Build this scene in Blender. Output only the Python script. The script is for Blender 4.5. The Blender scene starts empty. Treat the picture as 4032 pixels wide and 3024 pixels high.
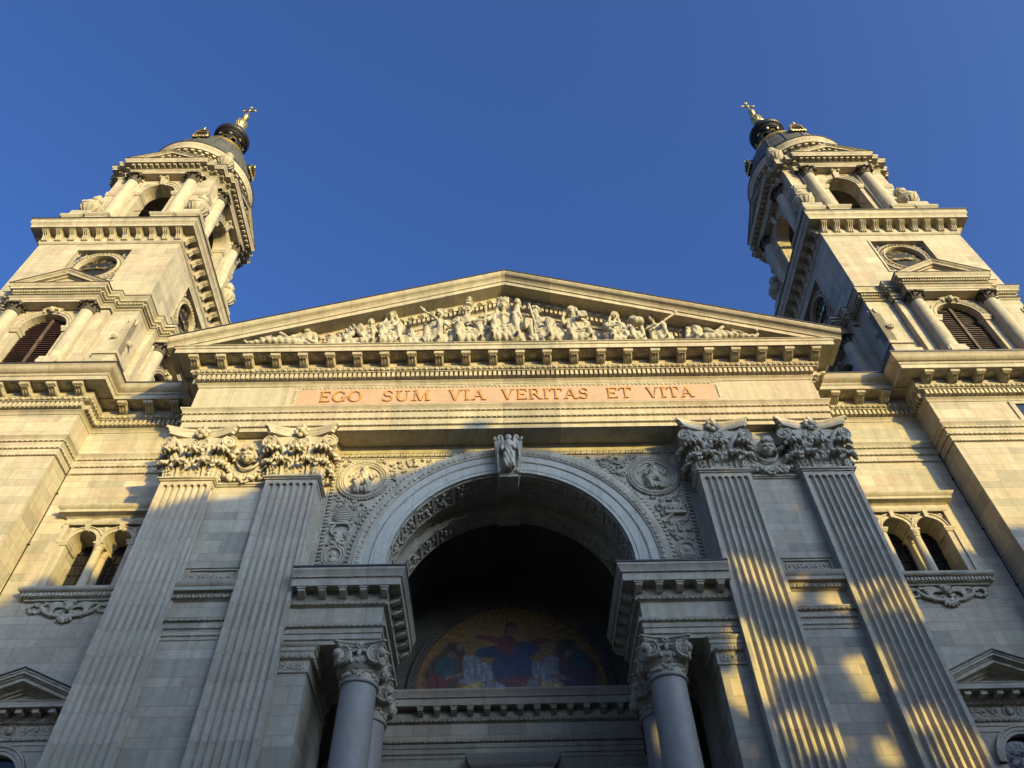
import bpy, bmesh, math, random
from mathutils import Vector, Matrix
R = math.radians
random.seed(7)
sc = bpy.context.scene
col = sc.collection

# ---------------------------------------------------------------- camera, sky, sun, exposure
def make_camera():
    p, y, r = R(49.848), R(1.28505), R(-1.77399)
    f = Vector((math.sin(y)*math.cos(p), math.cos(y)*math.cos(p), math.sin(p)))
    rt = Vector((math.cos(y), -math.sin(y), 0))
    up = rt.cross(f)
    rr = math.cos(r)*rt + math.sin(r)*up
    uu = -math.sin(r)*rt + math.cos(r)*up
    cam = bpy.data.cameras.new('camera'); cam.lens = 27.7255; cam.sensor_width = 36
    cam.clip_start = .1; cam.clip_end = 3000
    o = bpy.data.objects.new('camera', cam); col.objects.link(o)
    m = Matrix((rr, uu, -f)).transposed().to_4x4(); m.translation = Vector((-.2538, -20, 1.6))
    o.matrix_world = m
    sc.camera = o
make_camera()

SUN_AZ, SUN_EL = 38.0, 8.0          # the low evening sun stands behind the viewer's right shoulder
w = bpy.data.worlds.new('World'); sc.world = w; w.use_nodes = True
nt = w.node_tree; bg = nt.nodes['Background']
sky = nt.nodes.new('ShaderNodeTexSky'); sky.sky_type = 'NISHITA'; sky.sun_disc = False
sky.sun_elevation = R(SUN_EL); sky.sun_rotation = R(180-SUN_AZ)
sky.altitude = 100; sky.air_density = .5; sky.dust_density = 7.0; sky.ozone_density = 4.0
hs = nt.nodes.new('ShaderNodeHueSaturation'); hs.inputs['Saturation'].default_value = 1.0; nt.links.new(sky.outputs[0], hs.inputs['Color'])
tint = nt.nodes.new('ShaderNodeMix'); tint.data_type = 'RGBA'; tint.blend_type = 'MULTIPLY'; tint.inputs[0].default_value = 1; tint.inputs[7].default_value = (.89, .985, 1.13, 1)
nt.links.new(hs.outputs[0], tint.inputs[6]); nt.links.new(tint.outputs[2], bg.inputs[0]); bg.inputs[1].default_value = .15
sl = bpy.data.lights.new('sun', 'SUN'); sl.energy = 2.45; sl.angle = R(.5); sl.color = (1, .735, .19)
so = bpy.data.objects.new('sun', sl); col.objects.link(so)
sd = Vector((math.sin(R(SUN_AZ))*math.cos(R(SUN_EL)), -math.cos(R(SUN_AZ))*math.cos(R(SUN_EL)), math.sin(R(SUN_EL))))
so.rotation_euler = sd.to_track_quat('Z', 'Y').to_euler()
so.location = (60, -80, 40)
sc.view_settings.view_transform = 'Standard'; sc.view_settings.look = 'None'
sc.view_settings.exposure = 1.62; sc.view_settings.gamma = 1

# ---------------------------------------------------------------- materials
def newmat(name):
    m = bpy.data.materials.new(name); m.use_nodes = True
    return m, m.node_tree, m.node_tree.nodes['Principled BSDF']
class NG:
    """small helper to wire nodes"""
    def __init__(s, nt): s.nt = nt
    def n(s, t, **kw):
        o = s.nt.nodes.new(t)
        for k, v in kw.items(): setattr(o, k, v)
        return o
    def put(s, sock, v):
        if hasattr(v, 'is_linked') or hasattr(v, 'links'): s.nt.links.new(v, sock)
        else: sock.default_value = v
    def m(s, op, a, b=None, c=None):
        o = s.n('ShaderNodeMath', operation=op); s.put(o.inputs[0], a)
        if b is not None: s.put(o.inputs[1], b)
        if c is not None: s.put(o.inputs[2], c)
        return o.outputs[0]
    def mix(s, fac, a, b, mode='MIX'):
        o = s.n('ShaderNodeMix', data_type='RGBA', blend_type=mode)
        s.put(o.inputs[0], fac); s.put(o.inputs[6], a); s.put(o.inputs[7], b)
        return o.outputs[2]
    def ramp(s, fac, stops):
        o = s.n('ShaderNodeValToRGB'); e = o.color_ramp.elements
        while len(e) < len(stops): e.new(.5)
        for q, (p, c) in zip(e, stops): q.position = p; q.color = (*c, 1)
        s.put(o.inputs[0], fac); return o.outputs[0]
    def noise(s, vec, scale, detail=4, rough=.55):
        o = s.n('ShaderNodeTexNoise'); s.put(o.inputs['Vector'], vec)
        o.inputs['Scale'].default_value = scale; o.inputs['Detail'].default_value = detail; o.inputs['Roughness'].default_value = rough
        return o.outputs[0]
    def scaled(s, vec, v):
        o = s.n('ShaderNodeVectorMath', operation='MULTIPLY'); s.put(o.inputs[0], vec); o.inputs[1].default_value = v
        return o.outputs[0]
    def rng(s, v, a, b, c, d):
        o = s.n('ShaderNodeMapRange'); s.put(o.inputs[0], v)
        for k, q in zip((1, 2, 3, 4), (a, b, c, d)): o.inputs[k].default_value = q
        return o.outputs[0]

CREAM = [(0, (.25, .226, .162)), (.25, (.36, .326, .23)), (.5, (.43, .382, .262)), (.75, (.38, .312, .22)), (1, (.50, .455, .328))]
def stone(name, mode='plain', tones=CREAM, course=.85, block=1.35, rough=.82, bump=.25, stain=.35):
    m, nt, b = newmat(name); g = NG(nt)
    geo = g.n('ShaderNodeNewGeometry'); pos = geo.outputs['Position']
    sp = g.n('ShaderNodeSeparateXYZ'); g.put(sp.inputs[0], pos)
    sn = g.n('ShaderNodeSeparateXYZ'); g.put(sn.inputs[0], geo.outputs['True Normal'])
    X, Y, Z = sp.outputs
    big = g.noise(pos, .35, 5); fine = g.noise(pos, 5.0, 6, .65)
    streak = g.noise(g.scaled(pos, (3.2, 3.2, .28)), 1.0, 5, .6)
    joint = None
    if mode in ('ashlar', 'drum', 'slab'):
        side = g.m('GREATER_THAN', g.m('ABSOLUTE', sn.outputs[0]), .6)
        u = g.m('ADD', g.m('MULTIPLY', X, g.m('SUBTRACT', 1.0, side)), g.m('MULTIPLY', Y, side))
        zz = g.m('DIVIDE', g.m('ADD', Z, .31), course); fl = g.m('FLOOR', zz); fr = g.m('FRACT', zz)
        if mode == 'ashlar':
            short = g.m('GREATER_THAN', fr, .64)
            idn = g.m('ADD', g.m('MULTIPLY', fl, 2.0), short)
            dz = g.m('MINIMUM', g.m('ABSOLUTE', g.m('SUBTRACT', fr, .64)), g.m('MINIMUM', fr, g.m('SUBTRACT', 1.0, fr)))
        else:
            idn = fl; dz = g.m('MINIMUM', fr, g.m('SUBTRACT', 1.0, fr))
        if mode == 'slab':
            dz = g.m('ADD', dz, 10.0); idn = g.m('MULTIPLY', fl, 0.0)
        wn = g.n('ShaderNodeTexWhiteNoise', noise_dimensions='1D'); g.put(wn.inputs['W'], idn)
        if mode == 'drum':
            cell = g.m('MULTIPLY', wn.outputs[0], 9.0); du = 10.0
        else:
            u2 = g.m('ADD', g.m('DIVIDE', u, block), g.m('MULTIPLY', wn.outputs[0], 7.0))
            cell = g.m('FLOOR', u2); fu = g.m('FRACT', u2)
            du = g.m('MULTIPLY', g.m('MINIMUM', fu, g.m('SUBTRACT', 1.0, fu)), block)
        cv = g.n('ShaderNodeCombineXYZ'); g.put(cv.inputs[0], cell); g.put(cv.inputs[1], idn); g.put(cv.inputs[2], side)
        wn2 = g.n('ShaderNodeTexWhiteNoise', noise_dimensions='3D'); g.put(wn2.inputs['Vector'], cv.outputs[0])
        tone = wn2.outputs[0]
        d = g.m('MINIMUM', g.m('MULTIPLY', dz, course), du)
        joint = g.rng(d, .006, .02, 1.0, 0.0)
    else:
        tone = g.noise(pos, .8, 3)
    if mode != 'plain': tone = g.m('ADD', g.m('MULTIPLY', tone, .8), g.m('MULTIPLY', big, .25))
    c = g.ramp(tone, tones)
    c = g.mix(g.rng(streak, .42, .72, 0.0, stain*1.5), c, g.mix(.6, c, (.34, .30, .24, 1), 'MULTIPLY'))
    patch = g.noise(pos, 1.1, 8, .7)
    c = g.mix(g.rng(patch, .52, .70, 0.0, .45), c, g.mix(.55, c, (.42, .40, .36, 1), 'MULTIPLY'))
    v = g.rng(fine, .3, .7, .86, 1.08)
    vb = g.n('ShaderNodeCombineXYZ')
    for k in range(3): g.put(vb.inputs[k], v)
    c = g.mix(1.0, c, vb.outputs[0], 'MULTIPLY')
    if joint is not None: c = g.mix(g.m('MULTIPLY', joint, .36), c, (.12, .105, .085, 1))
    g.put(b.inputs['Base Color'], c)
    b.inputs['Roughness'].default_value = rough
    bp = g.n('ShaderNodeBump'); bp.inputs['Strength'].default_value = bump; bp.inputs['Distance'].default_value = .05
    h = g.noise(pos, 9.0, 6, .7)
    if joint is not None: h = g.m('SUBTRACT', h, g.m('MULTIPLY', joint, .5))
    g.put(bp.inputs['Height'], h); g.put(b.inputs['Normal'], bp.outputs[0])
    return m
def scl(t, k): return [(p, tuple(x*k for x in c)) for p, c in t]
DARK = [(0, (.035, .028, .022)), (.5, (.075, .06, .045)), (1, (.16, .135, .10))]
ST = stone('limestone_ashlar', 'ashlar')
SM = stone('limestone_moulding', 'slab', block=2.1, stain=.45)
SC = stone('limestone_carved', 'plain', bump=.45, stain=.5)
SD = stone('limestone_drums', 'drum', course=.83, stain=.3)
SW = stone('white_marble_sculpture', 'plain', [(0, (.31, .28, .195)), (1, (.43, .39, .28))], bump=.2, stain=.5)
SG = stone('grey_granite', 'plain', [(0, (.26, .235, .18)), (1, (.33, .30, .23))], rough=.55, bump=.05, stain=.1)
SA = stone('pale_grey_marble', 'slab', [(0, (.36, .34, .265)), (1, (.47, .445, .35))], block=1.1, bump=.1, stain=.2)
SP = stone('pink_granite', 'plain', [(0, (.37, .235, .145)), (1, (.445, .30, .195))], rough=.6, bump=.05, stain=.1)
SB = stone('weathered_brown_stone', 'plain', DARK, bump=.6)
SV = stone('shade_toned_vault_stone', 'ashlar', scl(CREAM, .2))  # cream stone darkened: vault shade and dark netting put into the colour
SVC = stone('shade_toned_carved_stone', 'plain', scl(CREAM, .85))  # cream tones scaled down, painting some shade into the arch soffit
SI = stone('shaded_portal_stone', 'ashlar', scl(CREAM, .9))

def simple(name, c, rough=.6, metal=0.0, var=.25, scale=6.0, bump=.1, c2=None):
    m, nt, b = newmat(name); g = NG(nt)
    tc = g.n('ShaderNodeTexCoord')
    n = g.noise(tc.outputs['Object'], scale, 5)
    c2 = c2 or tuple(x*(1-var*1.6) for x in c)
    g.put(b.inputs['Base Color'], g.ramp(n, [(.3, c2), (.7, c)]))
    g.put(b.inputs['Roughness'], g.rng(n, .3, .7, min(1, rough+.12), max(.05, rough-.1)))
    b.inputs['Metallic'].default_value = metal
    bp = g.n('ShaderNodeBump'); bp.inputs['Strength'].default_value = bump; bp.inputs['Distance'].default_value = .03
    g.put(bp.inputs['Height'], n); g.put(b.inputs['Normal'], bp.outputs[0])
    return m
GOLD = simple('gilded_metal', (.95, .66, .20), .32, .9, .35, 3.0)
GLETTER = simple('gilded_lettering', (.54, .28, .07), .5, .2, .3, 2.0)
LEAD = simple('dark_lead_flashing', (.05, .045, .04), .55, .3)
COPPER = simple('grey_brown_copper', (.105, .105, .08), .55, .2, .5, 1.5, .2, (.045, .05, .04))
BLACKM = simple('blackened_metal', (.030, .028, .024), .45, .4, .4)
WOOD = simple('red_brown_louvre_wood', (.06, .022, .016), .7, 0, .55, 2.0)
BROWNW = simple('weathered_mullion_wood', (.13, .085, .05), .7, 0, .5, 2.0)
DIAL = simple('black_clock_dial', (.006, .0065, .009), .75, 0, .3)
BLUE = simple('dark_blue_enamel', (.03, .05, .10), .4, 0, .3)
WHITE = simple('white_limestone_ring', (.50, .48, .43), .7, 0, .15)
GLASS = simple('dark_window_glass', (.012, .012, .015), .08, 0, .3)
IRON = simple('iron_bars', (.03, .03, .03), .5, .6)
PAVE = stone('plaza_paving', 'ashlar', scl(CREAM, .6))
PLASTER = simple('ochre_plaster', (.42, .34, .22), .9, 0, .15, .6)
ROOFT = simple('brown_roof_tiles', (.16, .07, .045), .8, 0, .4, 3)
BARK = simple('grey_bark', (.10, .08, .06), .9, 0, .4, 4, .5)
LEAF = simple('green_leaves', (.06, .10, .03), .6, 0, .4, .8)
BELL = simple('dim_belfry_plaster', (.20, .15, .10), .9, 0, .3, 1.0)

def mosaic_mat():
    """gold-ground mosaic of robed figures among clouds, painted with soft warped ellipses"""
    m, nt, b = newmat('gold_mosaic'); g = NG(nt)
    tc = g.n('ShaderNodeTexCoord'); pos = tc.outputs['Object']
    nz = g.n('ShaderNodeTexNoise'); g.put(nz.inputs['Vector'], pos); nz.inputs['Scale'].default_value = 2.6; nz.inputs['Detail'].default_value = 5
    off = g.n('ShaderNodeVectorMath', operation='SUBTRACT'); g.put(off.inputs[0], nz.outputs['Color']); off.inputs[1].default_value = (.5, .5, .5)
    wp = g.n('ShaderNodeVectorMath', operation='MULTIPLY_ADD'); g.put(wp.inputs[0], off.outputs[0]); wp.inputs[1].default_value = (.34, 0, .34); g.put(wp.inputs[2], pos)
    sp = g.n('ShaderNodeSeparateXYZ'); g.put(sp.inputs[0], wp.outputs[0]); X, Z = sp.outputs[0], sp.outputs[2]
    fine = g.noise(pos, 9.0, 4, .7); fold = g.noise(g.scaled(pos, (7, 1, 2.2)), 1.0, 3)
    ang = g.m('ARCTAN2', g.m('SUBTRACT', Z, 1.9), X); ray = g.m('SINE', g.m('MULTIPLY', ang, 46.0))
    c = g.mix(g.rng(ray, -1, 1, 0, .55), (.19, .105, .02, 1), (.09, .045, .008, 1))
    def ell(c, cx, cz, rx, rz, rot, colr, soft=.10):
        dx = g.m('SUBTRACT', X, cx); dz = g.m('SUBTRACT', Z, cz); cs, sn = math.cos(rot), math.sin(rot)
        a = g.m('DIVIDE', g.m('ADD', g.m('MULTIPLY', dx, cs), g.m('MULTIPLY', dz, sn)), rx)
        e = g.m('DIVIDE', g.m('SUBTRACT', g.m('MULTIPLY', dz, cs), g.m('MULTIPLY', dx, sn)), rz)
        d = g.m('SQRT', g.m('ADD', g.m('MULTIPLY', a, a), g.m('MULTIPLY', e, e)))
        lit = g.mix(g.rng(fold, .35, .65, 0, 1), tuple(x*.45 for x in colr)+(1,), colr+(1,))
        return g.mix(g.rng(d, 1-soft, 1+soft, 1, 0), c, lit)
    GR, BR, BL, RD, FL, TL, GD = (.19, .205, .215), (.06, .035, .02), (.018, .032, .08), (.13, .025, .016), (.17, .10, .06), (.02, .065, .07), (.42, .29, .09)
    for a in ((-1.4, .75, .95, .4, .1, GR), (1.35, .8, .9, .42, -.1, GR), (0, .22, 1.1, .27, 0, GR), (-1.7, 1.2, .5, .27, .3, GR), (1.7, 1.15, .45, .25, -.3, GR),
              (-2.55, .75, .7, 1.0, -.35, BR), (-2.2, 1.6, .42, .5, 0, BR), (2.55, .75, .75, 1.0, .35, BR), (2.15, 1.65, .42, .5, 0, BR), (-2.75, .3, .45, .42, 0, RD), (2.4, .5, .55, .5, .2, (.05, .02, .035)),
              (-2.5, 1.0, .36, .46, .2, TL), (2.65, 1.2, .34, .4, 0, TL), (.05, .95, .78, .82, 0, BL), (-.8, 1.62, .62, .24, .15, BL), (.55, 1.72, .55, .34, 0, BL), (-.15, 1.95, .38, .42, 0, RD), (-.85, 2.2, .55, .12, -.22, RD), (1.1, 2.05, .5, .13, .2, RD), (.1, .38, .55, .2, 0, RD),
              (0, 2.62, .23, .28, 0, BR), (0, 2.56, .13, .19, 0, FL), (-1.38, 2.33, .11, .08, 0, FL), (1.58, 2.14, .13, .08, .2, FL), (-2.28, 1.5, .13, .17, 0, FL), (-2.0, 1.88, .12, .16, 0, FL), (2.2, 1.5, .13, .17, 0, FL), (2.62, 1.75, .13, .16, 0, FL), (-2.15, .62, .38, .08, .35, FL), (1.8, .55, .38, .08, -.3, FL),
              (-1.45, .16, .42, .2, .2, GD), (1.42, .16, .4, .2, -.2, GD)): c = ell(c, *a)
    vo = g.n('ShaderNodeTexVoronoi'); g.put(vo.inputs['Vector'], pos); vo.inputs['Scale'].default_value = 16
    sv = g.n('ShaderNodeSeparateColor'); g.put(sv.inputs[0], vo.outputs['Color'])
    k = g.rng(sv.outputs[0], 0, 1, .7, 1.3); vb = g.n('ShaderNodeCombineXYZ')
    for q in range(3): g.put(vb.inputs[q], k)
    c = g.mix(1.0, c, vb.outputs[0], 'MULTIPLY')
    g.put(b.inputs['Base Color'], c); b.inputs['Roughness'].default_value = .45; b.inputs['Metallic'].default_value = .15
    return m
MOS = mosaic_mat()

# ---------------------------------------------------------------- mesh builder
class MB:
    def __init__(s): s.v = []; s.f = []
    def add(s, vs, fs):
        o = len(s.v); s.v += [tuple(p) for p in vs]; s.f += [tuple(i+o for i in q) for q in fs]
        return s
    def box(s, x0, x1, y0, y1, z0, z1):
        if x0 > x1: x0, x1 = x1, x0
        if y0 > y1: y0, y1 = y1, y0
        v = [(x, y, z) for z in (z0, z1) for y in (y0, y1) for x in (x0, x1)]
        return s.add(v, [(0, 2, 3, 1), (4, 5, 7, 6), (0, 1, 5, 4), (2, 6, 7, 3), (0, 4, 6, 2), (1, 3, 7, 5)])
    def extr(s, a, b):
        """closed prism between polygon a and polygon b (same count)"""
        n = len(a); s.add(list(a)+list(b), [tuple(range(n))[::-1], tuple(range(n, 2*n))] + [(i, (i+1) % n, n+(i+1) % n, n+i) for i in range(n)])
        return s
    def py(s, pts, y0, y1, tilt=0):    # xz polygon from y0 to y1
        return s.extr([(x, y0, z) for x, z in pts], [(x, y1, z) for x, z in pts])
    def px(s, pts, x0, x1):    # yz polygon from x0 to x1
        return s.extr([(x0, y, z) for y, z in pts], [(x1, y, z) for y, z in pts])
    def pz(s, pts, z0, z1):
        return s.extr([(x, y, z0) for x, y in pts], [(x, y, z1) for x, y in pts])
    def grid(s, rows, wrap=False, wrapr=False):
        nr, nc = len(rows), len(rows[0]); v = [p for r in rows for p in r]; f = []
        for i in range(nr if wrapr else nr-1):
            for j in range(nc if wrap else nc-1):
                k = (j+1) % nc; i2 = (i+1) % nr
                f.append((i*nc+j, i*nc+k, i2*nc+k, i2*nc+j))
        return s.add(v, f)
    def lathe(s, prof, c=(0, 0, 0), n=24, cap=True):
        rows = [[(c[0]+r*math.cos(2*math.pi*k/n), c[1]+r*math.sin(2*math.pi*k/n), c[2]+z) for k in range(n)] for r, z in prof]
        o = len(s.v); s.grid(rows, wrap=True)
        if cap:
            L = len(rows); s.f.append(tuple(range(o, o+n))[::-1]); s.f.append(tuple(range(o+(L-1)*n, o+L*n)))
        return s
    def tube(s, pts, r, n=6, cap=True, flat=None):
        pts = [Vector(p) for p in pts]; rs = r if isinstance(r, (list, tuple)) else [r]*len(pts)
        rows = []; up = None
        for i, p in enumerate(pts):
            t = (pts[min(i+1, len(pts)-1)]-pts[max(i-1, 0)])
            t = t.normalized() if t.length > 1e-9 else Vector((0, 0, 1))
            if up is None: up = t.orthogonal().normalized()
            up = (up - t*up.dot(t)); up = up.normalized() if up.length > 1e-6 else t.orthogonal().normalized()
            b = t.cross(up)
            rows.append([tuple(p + (up*math.cos(2*math.pi*k/n)+b*math.sin(2*math.pi*k/n))*rs[i]) for k in range(n)])
        if flat is not None:
            y0, k_ = flat; rows = [[(x, y0+(y-y0)*k_, z) for x, y, z in rw] for rw in rows]
        o = len(s.v); s.grid(rows, wrap=True)
        if cap:
            L = len(rows); s.f.append(tuple(range(o, o+n))[::-1]); s.f.append(tuple(range(o+(L-1)*n, o+L*n)))
        return s
    def ball(s, c, r, n=10, m=7, rot=None):
        if not isinstance(r, (list, tuple)): r = (r, r, r)
        vs = [Vector((0, 0, -r[2]))]
        for i in range(1, m):
            a = -math.pi/2+math.pi*i/m
            vs += [Vector((r[0]*math.cos(a)*math.cos(2*math.pi*k/n), r[1]*math.cos(a)*math.sin(2*math.pi*k/n), r[2]*math.sin(a))) for k in range(n)]
        vs.append(Vector((0, 0, r[2])))
        if rot is not None: vs = [rot @ q for q in vs]
        C = Vector(c); vs = [tuple(q+C) for q in vs]
        f = [(0, 1+(k+1) % n, 1+k) for k in range(n)]
        for i in range(m-2):
            a = 1+i*n
            f += [(a+k, a+(k+1) % n, a+n+(k+1) % n, a+n+k) for k in range(n)]
        L = len(vs)-1; a = 1+(m-2)*n
        f += [(a+k, a+(k+1) % n, L) for k in range(n)]
        return s.add(vs, f)
    def cap(s, a, b, ra, rb, n=10):
        """tapered capsule"""
        a = Vector(a); b = Vector(b)
        s.ball(a, ra, n, 6); s.ball(b, rb, n, 6)
        if (b-a).length > 1e-4: s.tube([a, b], [ra, rb], n)
        return s
    def sweep(s, path, prof, closed=False, capends=True):
        """moulding: plan path (x,y), profile (out,z); 'out' is to the right of travel"""
        n = len(path); P = [Vector(p) for p in path]; rows = []
        for i in range(n):
            def dirn(a, b): return (P[b]-P[a]).normalized()
            if closed: d0, d1 = dirn(i-1, i), dirn(i, (i+1) % n)
            else:
                d0 = dirn(i-1, i) if i else dirn(0, 1)
                d1 = dirn(i, i+1) if i < n-1 else d0
            n0 = Vector((d0.y, -d0.x)); n1 = Vector((d1.y, -d1.x))
            mi = (n0+n1); mi = mi/ (mi.dot(n0)) if mi.length > 1e-6 else n0
            rows.append([(P[i].x+mi.x*o, P[i].y+mi.y*o, z) for o, z in prof])
        o = len(s.v); s.grid(rows, wrapr=closed)
        if not closed and capends:
            k = len(prof); s.f.append(tuple(range(o, o+k))); s.f.append(tuple(range(o+(n-1)*k, o+n*k))[::-1])
        return s
    def along(s, path, pitch, out, fn, closed=False, inset=.0):
        """call fn(x, y, dx, dy, nx, ny) at even steps along a path offset by out"""
        P = [Vector(p) for p in path]; n = len(P); off = []
        for i in range(n):
            def dirn(a, b): return (P[b]-P[a]).normalized()
            if closed: d0, d1 = dirn(i-1, i), dirn(i, (i+1) % n)
            else:
                d0 = dirn(i-1, i) if i else dirn(0, 1); d1 = dirn(i, i+1) if i < n-1 else d0
            n0 = Vector((d0.y, -d0.x)); n1 = Vector((d1.y, -d1.x)); mi = n0+n1; mi = mi/mi.dot(n0)
            off.append(P[i]+mi*out)
        for i in range(n if closed else n-1):
            a, b = off[i], off[(i+1) % n]; d = b-a; L = d.length
            if L < pitch*.8 or d.dot(P[(i+1) % n]-P[i]) < 0: continue
            d /= L; k = max(1, round((L-2*inset)/pitch)); st = (L-2*inset)/k
            for j in range(k):
                q = a+d*(inset+st*(j+.5)); fn(q.x, q.y, d.x, d.y, d.y, -d.x)
        return s
    def obox(s, x, y, d, nrm, wd, p0, p1, z0, z1):
        """box centred on (x,y), width wd along d, depth p0..p1 along the outward normal"""
        c = []
        for z in (z0, z1):
            for p in (p0, p1):
                for w_ in (-wd/2, wd/2): c.append((x+d[0]*w_+nrm[0]*p, y+d[1]*w_+nrm[1]*p, z))
        return s.add(c, [(0, 2, 3, 1), (4, 5, 7, 6), (0, 1, 5, 4), (2, 6, 7, 3), (0, 4, 6, 2), (1, 3, 7, 5)])
    def dentils(s, path, pitch, p, z0, z1, depth, frac=.6, closed=False):
        return s.along(path, pitch, p, lambda x, y, a, b, c, d: s.obox(x, y, (a, b), (c, d), pitch*frac, -.02, depth, z0, z1), closed)
    def eggs(s, path, pitch, p, z0, z1, closed=False):
        h = (z1-z0)/2; zc = (z0+z1)/2
        def one(x, y, a, b, c, d):
            s.ball((x+c*.0, y+d*.0, zc-.01), (pitch*.24 if abs(a) > .5 else .07, pitch*.24 if abs(b) > .5 else .07, h*.85), 8, 6)
            for sg in (-1, 1):
                pts = []
                for t in range(5):
                    an = math.pi*(.12+.88*t/4); q = sg*pitch*.37*math.sin(an*.5+.55)
                    pts.append((x+a*q+c*.02, y+b*q+d*.02, zc+h*.95-t/4*2*h*.9))
                s.tube(pts, .022, 4)
            q = pitch/2
            s.obox(x+a*q, y+b*q, (a, b), (c, d), pitch*.09, -.02, .05, z0+.01, z1-.02)
        return s.along(path, pitch, p, one, closed)
    def beads(s, path, pitch, p, z, r, closed=False):
        return s.along(path, pitch, p, lambda x, y, a, b, c, d: s.obox(x, y, (a, b), (c, d), pitch*.62, -r, r, z-r, z+r), closed)
    def arcs(s, cx, cz, prof, n=40, a0=0, a1=180, closed_prof=True):
        """arch moulding: profile (r, y) swept round (cx,cz) in the xz plane"""
        rows = []
        for i in range(n+1):
            a = R(a0+(a1-a0)*i/n)
            rows.append([(cx+r*math.cos(a), y, cz+r*math.sin(a)) for r, y in prof])
        return s.grid(rows, wrap=closed_prof)
    def archwall(s, x0, x1, z0, z1, cx, r, zs, zb, y0, y1, left=True, right=True, n=24, sill=True):
        """wall slab with an arched opening; front y0, back y1"""
        if left: s.box(x0, cx-r, y0, y1, zb, zs)
        if right: s.box(cx+r, x1, y0, y1, zb, zs)
        if zb > z0 and sill: s.box(x0, x1, y0, y1, z0, zb)
        # upper part
        A = [(cx+r*math.cos(math.pi-math.pi*i/n), zs+r*math.sin(math.pi*i/n)) for i in range(n+1)]
        T = []
        for x, z in A:
            T.append((x, z1))
        T[0] = (x0, z1); T[-1] = (x1, z1)
        A2 = [(x0, zs)] + A + [(x1, zs)]; T2 = [(x0, z1)] + [(max(x0, min(x1, x)), z1) for x, z in A] + [(x1, z1)]
        for y in (y0, y1): s.grid([[(x, y, z) for x, z in A2], [(x, y, z) for x, z in T2]])
        s.grid([[(x, y0, z) for x, z in A], [(x, y1, z) for x, z in A]])
        s.add([(x0, y0, z1), (x1, y0, z1), (x1, y1, z1), (x0, y1, z1)], [(0, 1, 2, 3)])
        s.add([(x0, y0, zs), (x0, y0, z1), (x0, y1, z1), (x0, y1, zs), (x1, y0, zs), (x1, y0, z1), (x1, y1, z1), (x1, y1, zs)], [(0, 1, 2, 3), (4, 5, 6, 7)])
        return s
    def mark(s): return len(s.v)
    def xf(s, i0, M):
        for i in range(i0, len(s.v)): s.v[i] = tuple(M @ Vector(s.v[i]))
        return s
    def build(s, name, mat, parent=None, origin=None, smooth=35):
        me = bpy.data.meshes.new(name)
        base = Vector((0, 0, 0))
        q = parent
        while q is not None: base += q.location; q = q.parent
        og = Vector(origin) if origin is not None else Vector((0, 0, 0)) + base
        me.from_pydata([(x-og.x, y-og.y, z-og.z) for x, y, z in s.v], [], s.f); me.update()
        bm = bmesh.new(); bm.from_mesh(me); bmesh.ops.recalc_face_normals(bm, faces=bm.faces); bm.to_mesh(me); bm.free()
        if smooth:
            me.polygons.foreach_set('use_smooth', [True]*len(me.polygons)); me.set_sharp_from_angle(angle=R(smooth))
        me.materials.append(mat)
        o = bpy.data.objects.new(name, me); col.objects.link(o)
        if parent is not None: o.parent = parent
        o.location = og-base
        return o
def thing(name, label, cat, loc=(0, 0, 0), group=None):
    o = bpy.data.objects.new(name, None); col.objects.link(o); o.location = loc; o.empty_display_size = .5
    return tag(o, label, cat, group)
def tag(o, label, cat, group=None, kind=None):
    if label: o['label'] = label
    if cat: o['category'] = cat
    if group: o['group'] = group
    if kind: o['kind'] = kind
    return o
def kids(o): return [c for c in ALLKIDS.get(o.name, [])]
def dup(o, parent, loc=None, rz=None, sx=None):
    """copy of an object and of everything below it"""
    c = o.copy(); col.objects.link(c); c.parent = parent
    if loc is not None: c.location = loc
    if rz is not None: c.rotation_euler = (0, 0, rz)
    if sx is not None: c.scale = (sx, 1, 1)
    for ch in list(o.children): dup(ch, c)
    return c
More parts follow.
